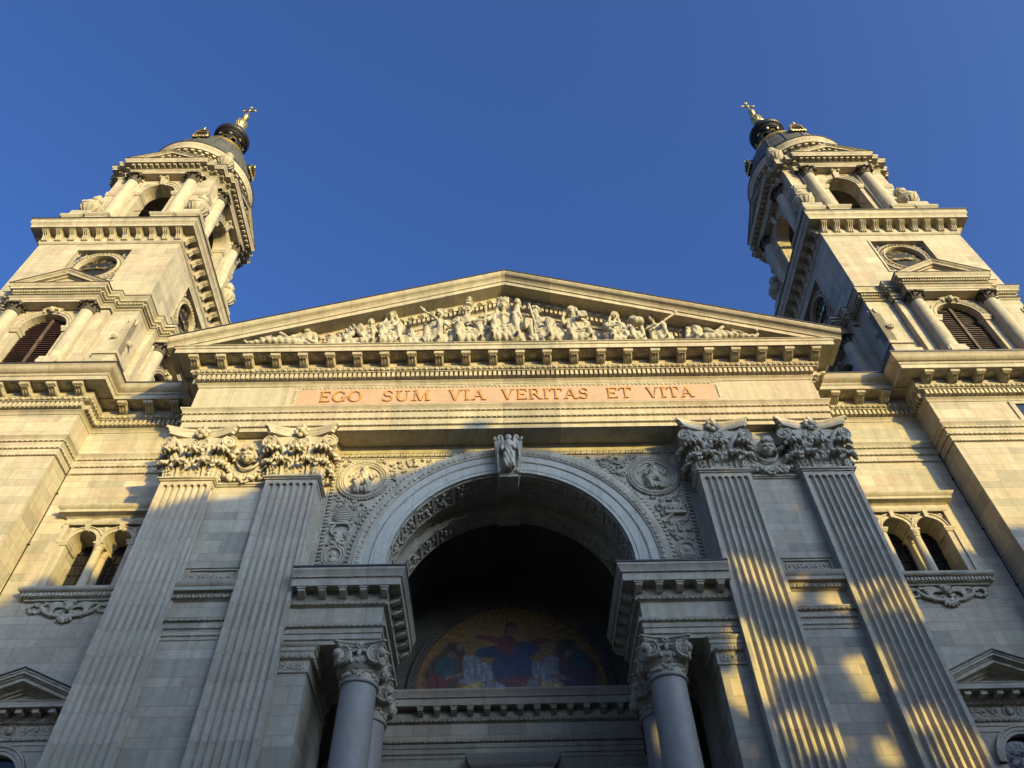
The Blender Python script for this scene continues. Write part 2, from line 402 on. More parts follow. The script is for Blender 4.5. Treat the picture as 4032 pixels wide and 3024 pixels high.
# ---------------------------------------------------------------- ornament helpers
def bez(a, b, c, n=8):
    return [tuple((1-t)**2*p+2*t*(1-t)*q+t*t*r for p, q, r in zip(a, b, c)) for t in (i/n for i in range(n+1))]
def spiral(c, r0, r1, turns, a0, y, sgn=1, n=18):
    return [(c[0]+(r0+(r1-r0)*i/n)*math.cos(a0+sgn*turns*2*math.pi*i/n), y, c[1]+(r0+(r1-r0)*i/n)*math.sin(a0+sgn*turns*2*math.pi*i/n)) for i in range(n+1)]
def acanthus(mb, base, out, H, W, lean=.12, curl=.16, rows=11, cols=7):
    """one leaf standing at base, facing 'out' (plan direction), its lobed tip rolling over"""
    ox, oy = out; tx, ty = -oy, ox; g = []; big = H > .6
    if big: rows, cols = 20, 13
    for i in range(rows):
        t = i/(rows-1)
        if t < .72:
            k = t/.72; o = lean*k*k; z = (H-curl)*k
        else:
            a = (t-.72)/.28*math.pi*.95; o = lean+curl*(1-math.cos(a))*.75; z = (H-curl)+curl*math.sin(a)
        wv = W*(.62+.38*math.sin(math.pi*min(1, t*1.15+.12)))*(1-.35*max(0, t-.7)/.3)
        lob = math.cos(t*2*math.pi*4.5); wv *= 1+(.17 if big else .13)*lob
        row = []
        for j in range(cols):
            s_ = (j/(cols-1)-.5)*2
            rib = (.05 if big else .035)*math.cos(s_*math.pi*(4.5 if big else 2.5))*(1-.3*abs(s_)) - .07*s_*s_*(1-t*.4) - (.03*(1-lob)*abs(s_) if big else 0)
            oo = o+rib*W/.5
            zz = z-.10*H*abs(s_)**1.5*(t*.9)
            row.append((base[0]+ox*oo+tx*s_*wv/2, base[1]+oy*oo+ty*s_*wv/2, base[2]+zz))
        g.append(row)
    if not big: mb.grid(g); return
    g2 = [r_+[(x-ox*.08, y-oy*.08, z-.03) for x, y, z in reversed(r_)] for r_ in g]
    k0_ = len(mb.v); mb.grid(g2, wrap=True); n_ = len(g2[0]); L_ = len(g2)
    mb.f.append(tuple(range(k0_, k0_+n_))[::-1]); mb.f.append(tuple(range(k0_+(L_-1)*n_, k0_+L_*n_)))
    # scalloped lip of the rolled tip
    for j in range(5):
        s_ = (j-2)/2; oo = lean+curl*(1.25-.35*s_*s_)
        a_ = (base[0]+ox*oo*.55+tx*s_*W*.34, base[1]+oy*oo*.55+ty*s_*W*.34, base[2]+H-.03-.05*s_*s_); b_ = (base[0]+ox*oo+tx*s_*W*.42, base[1]+oy*oo+ty*s_*W*.42, base[2]+H-curl*.7-.12*s_*s_)
        m_ = (base[0]+ox*oo*.95+tx*s_*W*.40, base[1]+oy*oo*.95+ty*s_*W*.40, base[2]+H-.04-.06*s_*s_)
        mb.tube(bez(a_, m_, b_, 5), [.055, .07, .075, .075, .065, .045], 7)
def volute(mb, c, nx, ny, r, th=.08, turns=2.2, sgn=1):
    """spiral disc whose flat face looks along (nx,ny)"""
    tx, ty = -ny, nx
    def P(a, rr, d): return (c[0]+tx*rr*math.cos(a)+nx*d, c[1]+ty*rr*math.cos(a)+ny*d, c[2]+rr*math.sin(a))
    n = 16
    mb.grid([[P(2*math.pi*k/n, r*q, d) for k in range(n)] for q, d in ((.001, 0), (.9, 0), (.95, -.0), (.95, -th), (.001, -th))], wrap=True)
    pts = [P(sgn*(2*math.pi*turns*i/26)+math.pi/2, r*(1-.86*i/26), .012) for i in range(27)]
    mb.tube(pts, [r*.13*(1-.5*i/26) for i in range(27)], 5)
    mb.ball((c[0]+nx*.02, c[1]+ny*.02, c[2]), r*.17, 8, 5)
def abacus(mb, hw, yf, yb, z0, z1, dip, cut=.09, scale=1.0):
    """block with hollow sides: corners at +-hw, front yf, back yb"""
    def ring(k):
        h, f = hw*k, yf*k if yf < 0 else yf; P = []
        n = 8
        a, b = (-h+cut, f), (h-cut, f)
        P += [(a[0]+(b[0]-a[0])*i/n, f+dip*math.sin(math.pi*i/n)) for i in range(n+1)]
        P += [(h-dip*math.sin(math.pi*i/n), f+cut+(yb-f-cut)*i/n) for i in range(n+1)]
        P += [(-h+dip*math.sin(math.pi*i/n), yb+(f+cut-yb)*i/n) for i in range(n+1)]
        return P
    h = z1-z0
    lv = [(z0, .86), (z0+h*.25, .87), (z0+h*.3, .90), (z0+h*.5, .915), (z0+h*.7, .95), (z0+h*.72, 1.0), (z1, 1.0)]
    mb.grid([[(x, y, z) for x, y in ring(k)] for z, k in lv], wrap=True)
    o = len(mb.v); n = len(ring(1))
    mb.add([(x, y, z1) for x, y in ring(1)], [tuple(range(n))]); mb.add([(x, y, z0) for x, y in ring(.86)], [tuple(range(n))[::-1]])
def flower(mb, c, r, ny=-1):
    mb.ball(c, r*.42, 8, 6)
    for k in range(6):
        a = k*math.pi/3+.3
        mb.ball((c[0]+r*.62*math.cos(a), c[1]+r*.1, c[2]+r*.62*math.sin(a)), (r*.36, r*.26, r*.36), 7, 5)
def rinceau(mb, x0, x1, z0, z1, y, n, r=.03, seed=1, flat=.7):
    """running scroll of leaves between two heights"""
    rd = random.Random(seed); L = (x1-x0)/n; h = z1-z0
    for k in range(n):
        c = (x0+L*(k+.5), (z0+z1)/2); s = 1 if k % 2 else -1
        mb.tube(spiral(c, min(L, h)*.44, .02, 1.6, s*math.pi*.5, y, s, 16), [r*1.15-.5*r*i/16 for i in range(17)], 5, flat=(y, flat))
        mb.ball((c[0], y-.01, c[1]), r*1.6, 6, 5)
        for a in range(5):
            an = rd.uniform(0, 6.28); q = min(L, h)*.42
            mb.ball((c[0]+q*math.cos(an), y, c[1]+q*math.sin(an)*.95), (r*1.8, r*.9, r*1.1), 6, 4, Matrix.Rotation(-an, 3, 'Y'))
        if k < n-1:
            x = x0+L*(k+1)
            for j in (-1, 0, 1): mb.ball((x+j*r*1.6, y, c[1]+h*.18), (r*.8, r, h*.22), 6, 4, Matrix.Rotation(j*.5, 3, 'Y'))
            mb.tube(bez((x-L*.3, y, z0+h*.15), (x, y, z0-h*.05), (x+L*.3, y, z0+h*.15), 6), r*.7, 5, flat=(y, flat))
def foliage(mb, pts, y, rd, s=.16):
    """clustered leaves and curls at given (x,z) points"""
    for x, z in pts:
        k = rd.random()
        if k < .35:
            mb.tube(spiral((x, z), s*rd.uniform(.7, 1.0), .02, 1.3, rd.uniform(0, 6.28), y-.01, rd.choice((-1, 1)), 12), [.034-.0012*i for i in range(13)], 5, flat=(y, .9))
        else:
            a0 = rd.uniform(0, 6.28); m = rd.randint(3, 5)
            for j in range(m):
                a = a0+(j-(m-1)/2)*.55; L = s*rd.uniform(.75, 1.1)
                mb.ball((x+math.cos(a)*L*.55, y-.01, z+math.sin(a)*L*.55), (L*.55, .05, L*.2), 7, 5, Matrix.Rotation(-a, 3, 'Y'))
            mb.ball((x, y-.03, z), s*.22, 6, 5)
def sculpt(mb, name, mat, parent=None, voxel=.05, smooth=3, folds=0.0, ff=16.0, origin=None, fz=None, extra=None):
    """melts the blocked-out volumes into one continuous carved surface"""
    t = mb.build('blockout', mat)
    md = t.modifiers.new('r', 'REMESH'); md.mode = 'VOXEL'; md.voxel_size = voxel
    if smooth:
        ms = t.modifiers.new('s', 'SMOOTH'); ms.iterations = smooth; ms.factor = .5
    bpy.context.view_layer.update()
    me = bpy.data.meshes.new_from_object(t.evaluated_get(bpy.context.evaluated_depsgraph_get()))
    V = [tuple(v.co) for v in me.vertices]; N = [tuple(v.normal) for v in me.vertices]; F = [tuple(p.vertices) for p in me.polygons]
    tm = t.data; bpy.data.objects.remove(t); bpy.data.meshes.remove(tm); bpy.data.meshes.remove(me)
    if folds:
        W_ = []
        for (x, y, z), (a, b, c) in zip(V, N):
            d = folds*math.sin(ff*(x*.9+.35*z)+2.2*math.sin(2.1*z+x*1.3)+y*4)+folds*.6*math.sin(ff*.55*(z-.7*x)+3*math.sin(x*1.7))
            if fz is not None: d *= max(0, min(1, (fz-z)/.4))
            W_.append((x+a*d, y+b*d, z+c*d))
        V = W_
    o = MB(); o.v = V; o.f = F
    if extra is not None: o.add(extra.v, extra.f)
    return o.build(name, mat, parent, origin, smooth=80 if extra is None else 55)

# serif capitals, drawn as upright plates: list of (x,z) polygons in a box of height 1
def ring_poly(cx, cz, rx, rz, tx, tz, a0, a1, n=18):
    o = [(cx+rx*math.cos(R(a0+(a1-a0)*i/n)), cz+rz*math.sin(R(a0+(a1-a0)*i/n))) for i in range(n+1)]
    i_ = [(cx+(rx-tx)*math.cos(R(a0+(a1-a0)*i/n)), cz+(rz-tz)*math.sin(R(a0+(a1-a0)*i/n))) for i in range(n+1)]
    return [[o[k], o[k+1], i_[k+1], i_[k]] for k in range(n)]
def bar(a, b, wd):
    dx, dz = b[0]-a[0], b[1]-a[1]
    return [(a[0]-wd/2, a[1]), (a[0]+wd/2, a[1]), (b[0]+wd/2, b[1]), (b[0]-wd/2, b[1])]
def rect(x0, x1, z0, z1): return [(x0, z0), (x1, z0), (x1, z1), (x0, z1)]
def stem(x, wd=.15, z0=0, z1=1): return [rect(x-wd/2, x+wd/2, z0, z1), rect(x-.16, x+.16, z0, z0+.06), rect(x-.16, x+.16, z1-.06, z1)]
def glyph(ch):
    if ch == 'I': return .36, stem(.18)
    if ch == 'E': return .78, stem(.2)+[rect(.2, .72, .94, 1), rect(.2, .72, 0, .06), rect(.2, .55, .48, .54), rect(.68, .73, .8, 1), rect(.68, .75, 0, .22), rect(.53, .57, .4, .62)]
    if ch == 'T': return .86, stem(.43)+[rect(.03, .83, .94, 1), rect(.02, .07, .76, 1), rect(.79, .84, .76, 1)]
    if ch == 'V': return .94, [bar((.47, 0), (.16, 1), .15), bar((.5, 0), (.78, 1), .06), rect(.0, .32, .95, 1), rect(.66, .92, .95, 1)]
    if ch == 'A': return .96, [bar((.14, 0), (.46, 1), .06), bar((.8, 0), (.48, 1), .15), rect(.24, .7, .32, .38), rect(0, .28, 0, .05), rect(.64, .96, 0, .05)]
    if ch == 'M': return 1.12, [bar((.16, 0), (.22, 1), .06), bar((.56, 0), (.22, 1), .14), bar((.56, 0), (.9, 1), .06), bar((.98, 0), (.92, 1), .15), rect(0, .32, 0, .05), rect(.82, 1.14, 0, .05), rect(.06, .3, .95, 1), rect(.84, 1.06, .95, 1)]
    if ch == 'O': return .98, ring_poly(.49, .5, .47, .52, .16, .05, 0, 360, 28)
    if ch == 'G': return .98, ring_poly(.5, .5, .47, .52, .16, .05, 45, 330, 24)+[rect(.74, .9, .06, .46), rect(.64, .98, .42, .47), rect(.8, .84, .72, .94)]
    if ch == 'U': return .94, [rect(.12, .27, .35, 1), rect(.7, .76, .35, 1), rect(.02, .38, .95, 1), rect(.58, .88, .95, 1)]+ring_poly(.44, .36, .32, .38, .13, .06, 180, 360, 14)
    if ch == 'S': return .7, ring_poly(.34, .74, .27, .28, .10, .06, 30, 270, 14)+ring_poly(.34, .27, .3, .29, .12, .06, -150, 90, 14)+[rect(.56, .6, .74, .98), rect(.04, .08, .02, .26)]
    if ch == 'R': return .92, stem(.2)+[rect(.2, .45, .94, 1), rect(.2, .45, .46, .52), bar((.8, 0), (.44, .5), .15), rect(.7, .94, 0, .05)]+ring_poly(.44, .73, .28, .27, .14, .06, -90, 90, 12)
    if ch == 'X': return .8, [bar((.66, 0), (.14, 1), .15), bar((.12, 0), (.68, 1), .06), rect(0, .28, .95, 1), rect(.5, .8, .95, 1), rect(0, .26, 0, .05), rect(.5, .82, 0, .05)]
    return .4, []
def words(mb, text, x0, x1, z0, z1, y, th=.03):
    gs = [glyph(c) for c in text]; gap = .09; tot = sum(g[0] for g in gs)+gap*(len(gs)-1); k = (x1-x0)/tot; h = z1-z0; x = x0
    for wd, polys in gs:
        for q, p in enumerate(polys): mb.py([(x+a*k, z0+b*h) for a, b in p], y-th-.0006*(q % 5), y+.02)
        x += (wd+gap)*k

# ================================================================ THE CHURCH FRONT
# main cornice profile, measured out from the frieze plane
def main_profile(dz=0.0, top='corona'):
    p = [(-.02, 22.80), (0, 22.80), (0, 22.98), (.035, 23.0), (.035, 23.04), (.05, 23.05), (.05, 23.30), (.085, 23.32), (.085, 23.38), (.1, 23.39), (.1, 23.64),
         (.14, 23.66), (.14, 23.71), (.13, 23.72), (.16, 23.80), (.22, 23.88), (.24, 23.9), (.24, 23.95), (0, 23.98), (0, 25.30), (.03, 25.31), (.04, 25.36), (.10, 25.45), (.12, 25.46), (.12, 25.79),
         (.32, 25.80), (.32, 25.83), (.29, 25.84), (.33, 25.95), (.39, 26.0), (.39, 26.03), (.37, 26.035), (.37, 26.36), (.96, 26.36), (.96, 26.32), (.99, 26.32), (.99, 26.54), (1.02, 26.55), (1.05, 26.60), (1.05, 26.64)]
    if top == 'corona': p += [(1.09, 26.65), (1.09, 26.68), (-.02, 26.68)]
    else: p += [(1.08, 26.65), (1.12, 26.68), (1.2, 26.72), (1.28, 26.80), (1.31, 26.88), (1.33, 26.9), (1.33, 26.94), (-.02, 26.96)]
    return [(a, b+dz) for a, b in p]
def main_ornament(mb, path, dz=0.0):
    mb.dentils(path, .19, .12, 25.52+dz, 25.77+dz, .18, .58)
    mb.eggs(path, .43, .345, 25.84+dz, 26.01+dz)
    mb.beads(path, .14, .06, 23.02+dz, .028); mb.beads(path, .2, .105, 23.35+dz, .032); mb.beads(path, .2, .15, 23.69+dz, .03)
def modillion_mesh():
    """scrolled bracket, local: x centre, y 0 at the wall going to -y, z 0 at the soffit"""
    mb = MB()
    prof = [(0, 0), (0, -.30), (-.05, -.33), (-.14, -.31), (-.24, -.25), (-.32, -.19), (-.40, -.165), (-.46, -.19), (-.52, -.18), (-.555, -.13), (-.55, -.07), (-.53, -.05), (-.53, 0)]
    mb.px(prof, -.17, .17)
    mb.tube([(-.185, -.49, -.115), (.185, -.49, -.115)], .085, 8)
    mb.box(-.21, .21, -.57, 0, -.035, .0)
    for k in (-1, 0, 1): mb.tube([(k*.1, -.03, -.31), (k*.11, -.2, -.275), (k*.11, -.36, -.185), (k*.09, -.46, -.2)], [.05, .06, .05, .04], 5)
    acanthus(mb, (0, -.03, -.36), (0, -1), .34, .34, .10, .14, 8, 5)
    return mb
def rosette(mb, x, y, z, r=.16):
    for k in range(8):
        a = k*math.pi/4; mb.ball((x+r*.62*math.cos(a), y+r*.62*math.sin(a), z), (r*.4, r*.4, .035), 6, 4)
    mb.ball((x, y, z-.02), (.07, .07, .06), 8, 5)
MODI = None; ROSE = None
def put_rosettes(parent, pts):
    """carved flowers in the panels between the brackets"""
    global ROSE
    for x, y in pts:
        if ROSE is None:
            mb = MB(); rosette(mb, 0, 0, -.015, .17)
            ROSE = o = mb.build('rosette', SC, parent, (0, 0, 0))
        else:
            o = ROSE.copy(); col.objects.link(o); o.parent = parent
        o.location = (x, y, 26.36)
def put_brackets(parent, pts):
    """pts: (x, y, heading) at soffit height 26.36"""
    global MODI
    for x, y, rz in pts:
        if MODI is None:
            o = modillion_mesh().build('bracket', SC, parent); o.location = (x, y, 26.36-parent.location.z)
            o.rotation_euler = (0, 0, rz); MODI = o
        else:
            o = MODI.copy(); col.objects.link(o); o.parent = parent; o.location = (x, y, 26.36); o.rotation_euler = (0, 0, rz)

portico = thing('church_portico', 'sunlit limestone church front with four fluted pilasters, a great arch and a gable of statues', 'church', (0, 0, 0))
HW = 12.05
# --- giant fluted pilaster
def pilaster():
    mb = MB(); hw = .885
    def run(a, b, n, m0, m1, fw):
        d = Vector(b)-Vector(a); L = d.length; d /= L; nrm = Vector((-d.y, d.x)); out = []
        pitch = (L-m0-m1)/n
        for k in range(n):
            c = m0+pitch*(k+.5)
            for i in range(9):
                an = math.pi*i/8; base_ = Vector(a)+d*(c-fw/2*math.cos(an))
                out.append((base_+nrm*(.11*math.sin(an)), base_, 20.12+.11*math.sin(an)))
        return out
    def plain(x, y): return [(Vector((x, y)), Vector((x, y)), 20.12)]
    ring = plain(-hw, 1.02)+run((-hw, 1.02), (-hw, 0), 4, .06, .09, .17)+plain(-hw, 0)+run((-hw, 0), (hw, 0), 7, .10, .10, .175)+plain(hw, 0)+run((hw, 0), (hw, 1.02), 4, .09, .06, .17)+plain(hw, 1.02)
    mb.grid([[(p.x, p.y, 0) for p, b, z in ring], [(p.x, p.y, z) for p, b, z in ring]])
    mb.grid([[(p.x, p.y, z) for p, b, z in ring], [(b.x, b.y, z) for p, b, z in ring]])
    mb.grid([[(b.x, b.y, z) for p, b, z in ring], [(b.x, b.y, 20.4) for p, b, z in ring]])
    return mb
def pil_capital():
    mb = MB(); ex = MB(); hw = .885; z0 = 20.40
    ex.sweep([(-hw, 1.0), (-hw, 0), (hw, 0), (hw, 1.0)], [(0, z0-.03), (.05, z0-.02), (.06, z0+.02), (.10, z0+.03), (.12, z0+.07), (.10, z0+.11), (0, z0+.12)])
    # bell
    for z, z2, e in ((z0+.1, z0+1.0, -.01), (z0+1.0, z0+1.6, .03), (z0+1.6, z0+2.05, .10)): ex.box(-hw-e, hw+e, -e, 1.0, z, z2+.001*e)
    mb.box(-hw+.03, hw-.03, .03, .9, z0+.1, z0+1.9)
    for x in (-.45, .45): acanthus(mb, (x, .0, z0+.1), (0, -1), .68, .84, .13, .22)
    for x in (-hw, hw):
        sx = 1 if x > 0 else -1
        acanthus(mb, (x, .02, z0+.1), (sx*.7, -.7), .66, .55, .10, .18)
        acanthus(mb, (x, .55, z0+.1), (sx, 0), .68, .7, .12, .20)
    acanthus(mb, (0, .02, z0+.30), (0, -1), 1.05, .72, .14, .24)
    for sx in (-1, 1):
        acanthus(mb, (sx*.80, .06, z0+.42), (sx*.35, -.94), .98, .62, .17, .25)
        acanthus(mb, (sx*hw, .3, z0+.42), (sx, 0), .98, .6, .17, .25)
        # corner scroll on its stalk
        c = (sx*1.10, -.22, z0+1.66)
        volute(ex, c, sx*.30, -.954, .27, .24, 2.0, -sx)
        volute(ex, (sx*1.17, .05, z0+1.66), sx*.95, -.3, .26, .1, 2.0, sx)
        st = bez((sx*.36, -.03, z0+.75), (sx*.50, -.12, z0+1.55), (sx*.98, -.24, z0+1.90), 8)
        mb.tube(st, [.075, .08, .085, .09, .09, .085, .08, .07, .06], 6)
        mb.tube(bez((sx*.40, -.05, z0+1.1), (sx*.62, -.14, z0+1.5), (sx*1.0, -.24, z0+1.42), 6), .055, 6)
        acanthus(mb, (sx*.52, -.10, z0+1.0), (sx*.55, -.83), .52, .42, .14, .12, 8, 5)
        # inner helix
        volute(ex, (sx*.22, -.16, z0+1.62), 0, -1, .21, .15, 1.8, sx)
        mb.tube(bez((sx*.34, -.03, z0+.8), (sx*.46, -.10, z0+1.7), (sx*.24, -.16, z0+1.86), 8), .06, 6)
    abacus(ex, 1.38, -.42, 1.0, z0+2.0, 22.797, .30)
    flower(ex, (0, -.26, z0+2.15), .30); mb.ball((0, -.22, z0+2.42), (.08, .08, .13)); acanthus(mb, (0, -.08, z0+1.55), (0, -1), .5, .4, .1, .12, 7, 5)
    return mb, ex
PX = (-11.085, -7.485, 7.485, 11.085)
p0 = pilaster().build('pilaster', SD, portico)
cm_, cx_ = pil_capital(); c0 = sculpt(cm_, 'capital', SC, p0, .02, 0, extra=cx_)
for i, x in enumerate(PX):
    if i == 0: p0.location = (x, 0, 0)
    else: dup(p0, portico, (x, 0, 0))

# --- wall strips, spandrels, great arch
def strip_wall():
    mb = MB(); a, b = 8.37, 10.2; y = .35
    mb.box(a-.1, b+.1, y, 1.6, 0, 22.8)
    pth = [(a, y), (b, y)]
    mb.sweep(pth, [(0, 20.37), (.05, 20.38), (.06, 20.42), (.10, 20.43), (.12, 20.47), (.10, 20.51), (0, 20.52)])
    # little cornice and band of the side order running through
    mb.sweep(pth, [(0, 16.93), (.05, 16.95), (.05, 17.0), (0, 17.02)])
    mb.sweep(pth, [(0, 15.72), (.05, 15.74), (.10, 15.8), (.16, 15.92), (.18, 15.95), (.3, 15.96), (.3, 16.08), (.33, 16.1), (.38, 16.22), (.38, 16.26), (0, 16.30)])
    mb.eggs(pth, .23, .13, 15.77, 15.93)
    mb.sweep(pth, [(0, 14.42), (.03, 14.43), (.03, 14.56), (.05, 14.58), (.05, 14.78), (.08, 14.8), (.08, 14.96), (.11, 14.98), (.15, 15.08), (.17, 15.1), (.17, 15.14), (0, 15.18)])
    mb.beads(pth, .1, .05, 14.57, .025); mb.beads(pth, .1, .08, 14.79, .025); mb.eggs(pth, .17, .12, 14.98, 15.09)
    return mb
wl = strip_wall().build('wall_strip', ST, portico, (9.285, .35, 0))
fp = MB(); fp.box(8.55, 10.02, .29, .36, 16.38, 16.42).box(8.55, 10.02, .29, .36, 16.84, 16.88).box(8.5, 8.55, .29, .36, 16.38, 16.88).box(10.02, 10.07, .29, .36, 16.38, 16.88)
rinceau(fp, 8.6, 9.97, 16.44, 16.82, .33, 5, .032, 3)
fpo = fp.build('frieze_panel', SC, wl, (9.285, .35, 16.6))
# cherub head in a garland between the capitals
def cherub():
    mb = MB(); x, y, z = 9.285, .16, 21.62
    mb.ball((x, y, z), (.24, .22, .30)); mb.ball((x, y-.24, z-.05), (.05, .06, .07)); mb.ball((x, y-.16, z-.21), (.10, .08, .06)); mb.tube([(x-.07, y-.21, z-.145), (x, y-.235, z-.15), (x+.07, y-.21, z-.145)], .03, 6)
    for s in (-1, 1):
        mb.ball((x+s*.11, y-.14, z-.09), .10); mb.ball((x+s*.10, y-.185, z+.04), (.045, .03, .02)); mb.tube([(x+s*.04, y-.225, z+.06), (x+s*.10, y-.215, z+.085), (x+s*.17, y-.16, z+.05)], .028, 6)
        for k in range(6): mb.ball((x+s*(.12+.035*k), y-.08+.02*k, z+.30-.075*k), .085)
    for k in range(5): mb.ball((x-.14+.07*k, y-.13, z+.27+.03*math.sin(k*1.5)), .08)
    for k in range(3): mb.ball((x-.1+.1*k, y-.08, z+.36), .09)
    mb.xf(0, Matrix.Translation((x, y-.08, z)) @ Matrix.Rotation(.55, 4, 'X') @ Matrix.Translation((-x, -y, -z)))
    rd = random.Random(4)
    n = 26
    mb.tube([(x+.40*math.cos(2*math.pi*k/n), .24, z+.0+.50*math.sin(2*math.pi*k/n)) for k in range(n+1)], .05, 6)
    for k in range(70):
        t = k/69; a = math.pi*(1.05+.9*t); q = .78+rd.uniform(-.13, .13)
        mb.ball((x+q*math.cos(a)*1.02, .22-rd.uniform(0, .08), 21.42+q*math.sin(a)*1.05), rd.uniform(.055, .095))
    for s in (-1, 1):
        mb.tube(bez((x+s*.74, .25, 21.3), (x+s*.95, .25, 20.9), (x+s*.62, .25, 20.66), 6), [.06, .05, .06, .05, .06, .05, .04], 5)
        mb.tube(bez((x+s*.70, .25, 21.6), (x+s*.62, .22, 22.1), (x+s*.3, .25, 22.3), 6), .05, 5)
        for k in range(3): mb.ball((x+s*(.5+.1*k), .26, 22.0+.1*k), (.12, .05, .06), 7, 5)
    return mb
ch = sculpt(cherub(), 'cherub_relief', SC, portico, .02, 0, 0, origin=(9.285, .3, 21.5))
wl2 = dup(wl, portico, (-9.285, .35, 0), None, -1)
dup(ch, portico, (-9.285, .3, 21.5), None, -1)

AZ, AR = 17.37, 4.08
sp = MB().archwall(-6.65, 6.65, 15.9, 22.8, 0, AR, AZ, 15.9, 1.0, 1.3, n=48)
spo = sp.build('spandrel_wall', ST, portico)
av = MB()
av.arcs(0, AZ, [(AR-.0, 1.04), (AR-.0, .93), (4.20, .93), (4.21, .91), (4.53, .91), (4.55, .88), (4.61, .88), (4.63, .90), (4.86, .90), (4.86, 1.04)], 64)
ab = MB(); ab.arcs(0, AZ, [(4.862, 1.04), (4.862, .89), (4.88, .86), (4.93, .84), (5.10, .80), (5.13, .80), (5.15, .84), (5.28, .86), (5.28, 1.04)], 64); ab.build('archivolt_band', SC, portico)
av.build('archivolt', SA, portico)
ao = MB()
for k in range(74):
    a = math.pi*(k+.5)/74; q = 5.0
    ao.ball((q*math.cos(a), .83, AZ+q*math.sin(a)), (.10, .05, .06), 6, 5, Matrix.Rotation(-a, 3, 'Y'))
    a = math.pi*k/74; ao.ball((4.98*math.cos(a), .84, AZ+4.98*math.sin(a)), (.05, .04, .03), 6, 4, Matrix.Rotation(-a, 3, 'Y'))
for k in range(150):
    a = math.pi*(k+.5)/150; ao.ball((4.58*math.cos(a), .875, AZ+4.58*math.sin(a)), (.035, .03, .035), 5, 4)
for k in range(96):
    a = math.pi*(k+.5)/96
    x, z = 5.39*math.cos(a), AZ+5.39*math.sin(a)
    if z < 22.3: ao.ball((x, .985, z), (.085, .05, .055), 6, 5, Matrix.Rotation(-a+.5, 3, 'Y'))
for s in (-1, 1):
    for k in range(40):
        z = 16.3+k*.155
        if z < 22.4: ao.ball((s*6.3, .97, z), (.09, .06, .05), 6, 5, Matrix.Rotation(s*.4, 3, 'Y'))
    ao.box(s*6.40, s*6.44, .95, 1.0, 16, 22.3); ao.box(s*6.17, s*6.2, .96, 1.0, 16, 22.3)
ao.eggs([(-6.4, 1.0), (6.4, 1.0)], .21, .03, 22.32, 22.5); ao.sweep([(-6.6, 1.0), (6.6, 1.0)], [(0, 22.5), (.05, 22.51), (.08, 22.56), (.10, 22.7), (.14, 22.74), (.14, 22.797), (0, 22.797)])
ao.sweep([(-6.4, 1.0), (6.4, 1.0)], [(0, 22.26), (.03, 22.27), (.03, 22.30), (0, 22.31)])
ao.build('carved_border', SC, portico)

def medallion(s, hand):
    x, z, y = s*5.24, 21.2, 1.0
    mb = MB(); n = 40
    mb.grid([[(x+r*math.cos(2*math.pi*k/n), yy, z+r*math.sin(2*math.pi*k/n)) for k in range(n)] for r, yy in ((.001, .985), (.62, .985), (.64, .93), (.70, .91), (.72, .97), (.74, .99))], wrap=True)
    rd = random.Random(3)
    for k in range(46):
        a = 2*math.pi*k/46
        for j in (-1, 0, 1):
            mb.ball((x+(.84+.07*j)*math.cos(a), y-.05-.03*(j == 0), z+(.84+.07*j)*math.sin(a)), (.10, .05, .045), 6, 4, Matrix.Rotation(-a-math.pi/2+j*.5, 3, 'Y'))
    o = mb.build('medallion', SC, spo, (x, 1, z))
    f = MB()
    f.cap((x, .93, z-.12), (x+.02, .90, z+.22), .20, .17); f.ball((x+.01, .87, z+.47), (.095, .10, .125)); f.ball((x+.01, .91, z+.50), (.14, .09, .15)); f.ball((x, .93, z+.34), (.16, .08, .1))
    for q in (-1, 1):
        f.cap((x+q*.12, .85, z-.15), (x+q*.22, .80, z-.30), .13, .12); f.cap((x+q*.22, .80, z-.30), (x+q*.18, .86, z-.58), .12, .12)
        f.cap((x+q*.18, .90, z+.24), (x+q*.33, .86, z+.0), .075, .06)
        f.cap((x+q*.33, .86, z), (x+q*(.45 if q == hand else .2), .83, z+(.12 if q == hand else -.12)), .055, .045)
        for k in range(5): f.ball((x+q*(.30+.05*k), .97, z+.30-.02*k), (.12, .03, .05), 6, 4, Matrix.Rotation(q*(.5+.15*k), 3, 'Y'))
    f.cap((x-.2, .9, z-.5), (x+.22, .9, z-.52), .14, .14)
    sculpt(f, 'seated_figure', SC, o, .016, 0, .010, 48)
medallion(-1, 1); medallion(1, 1)
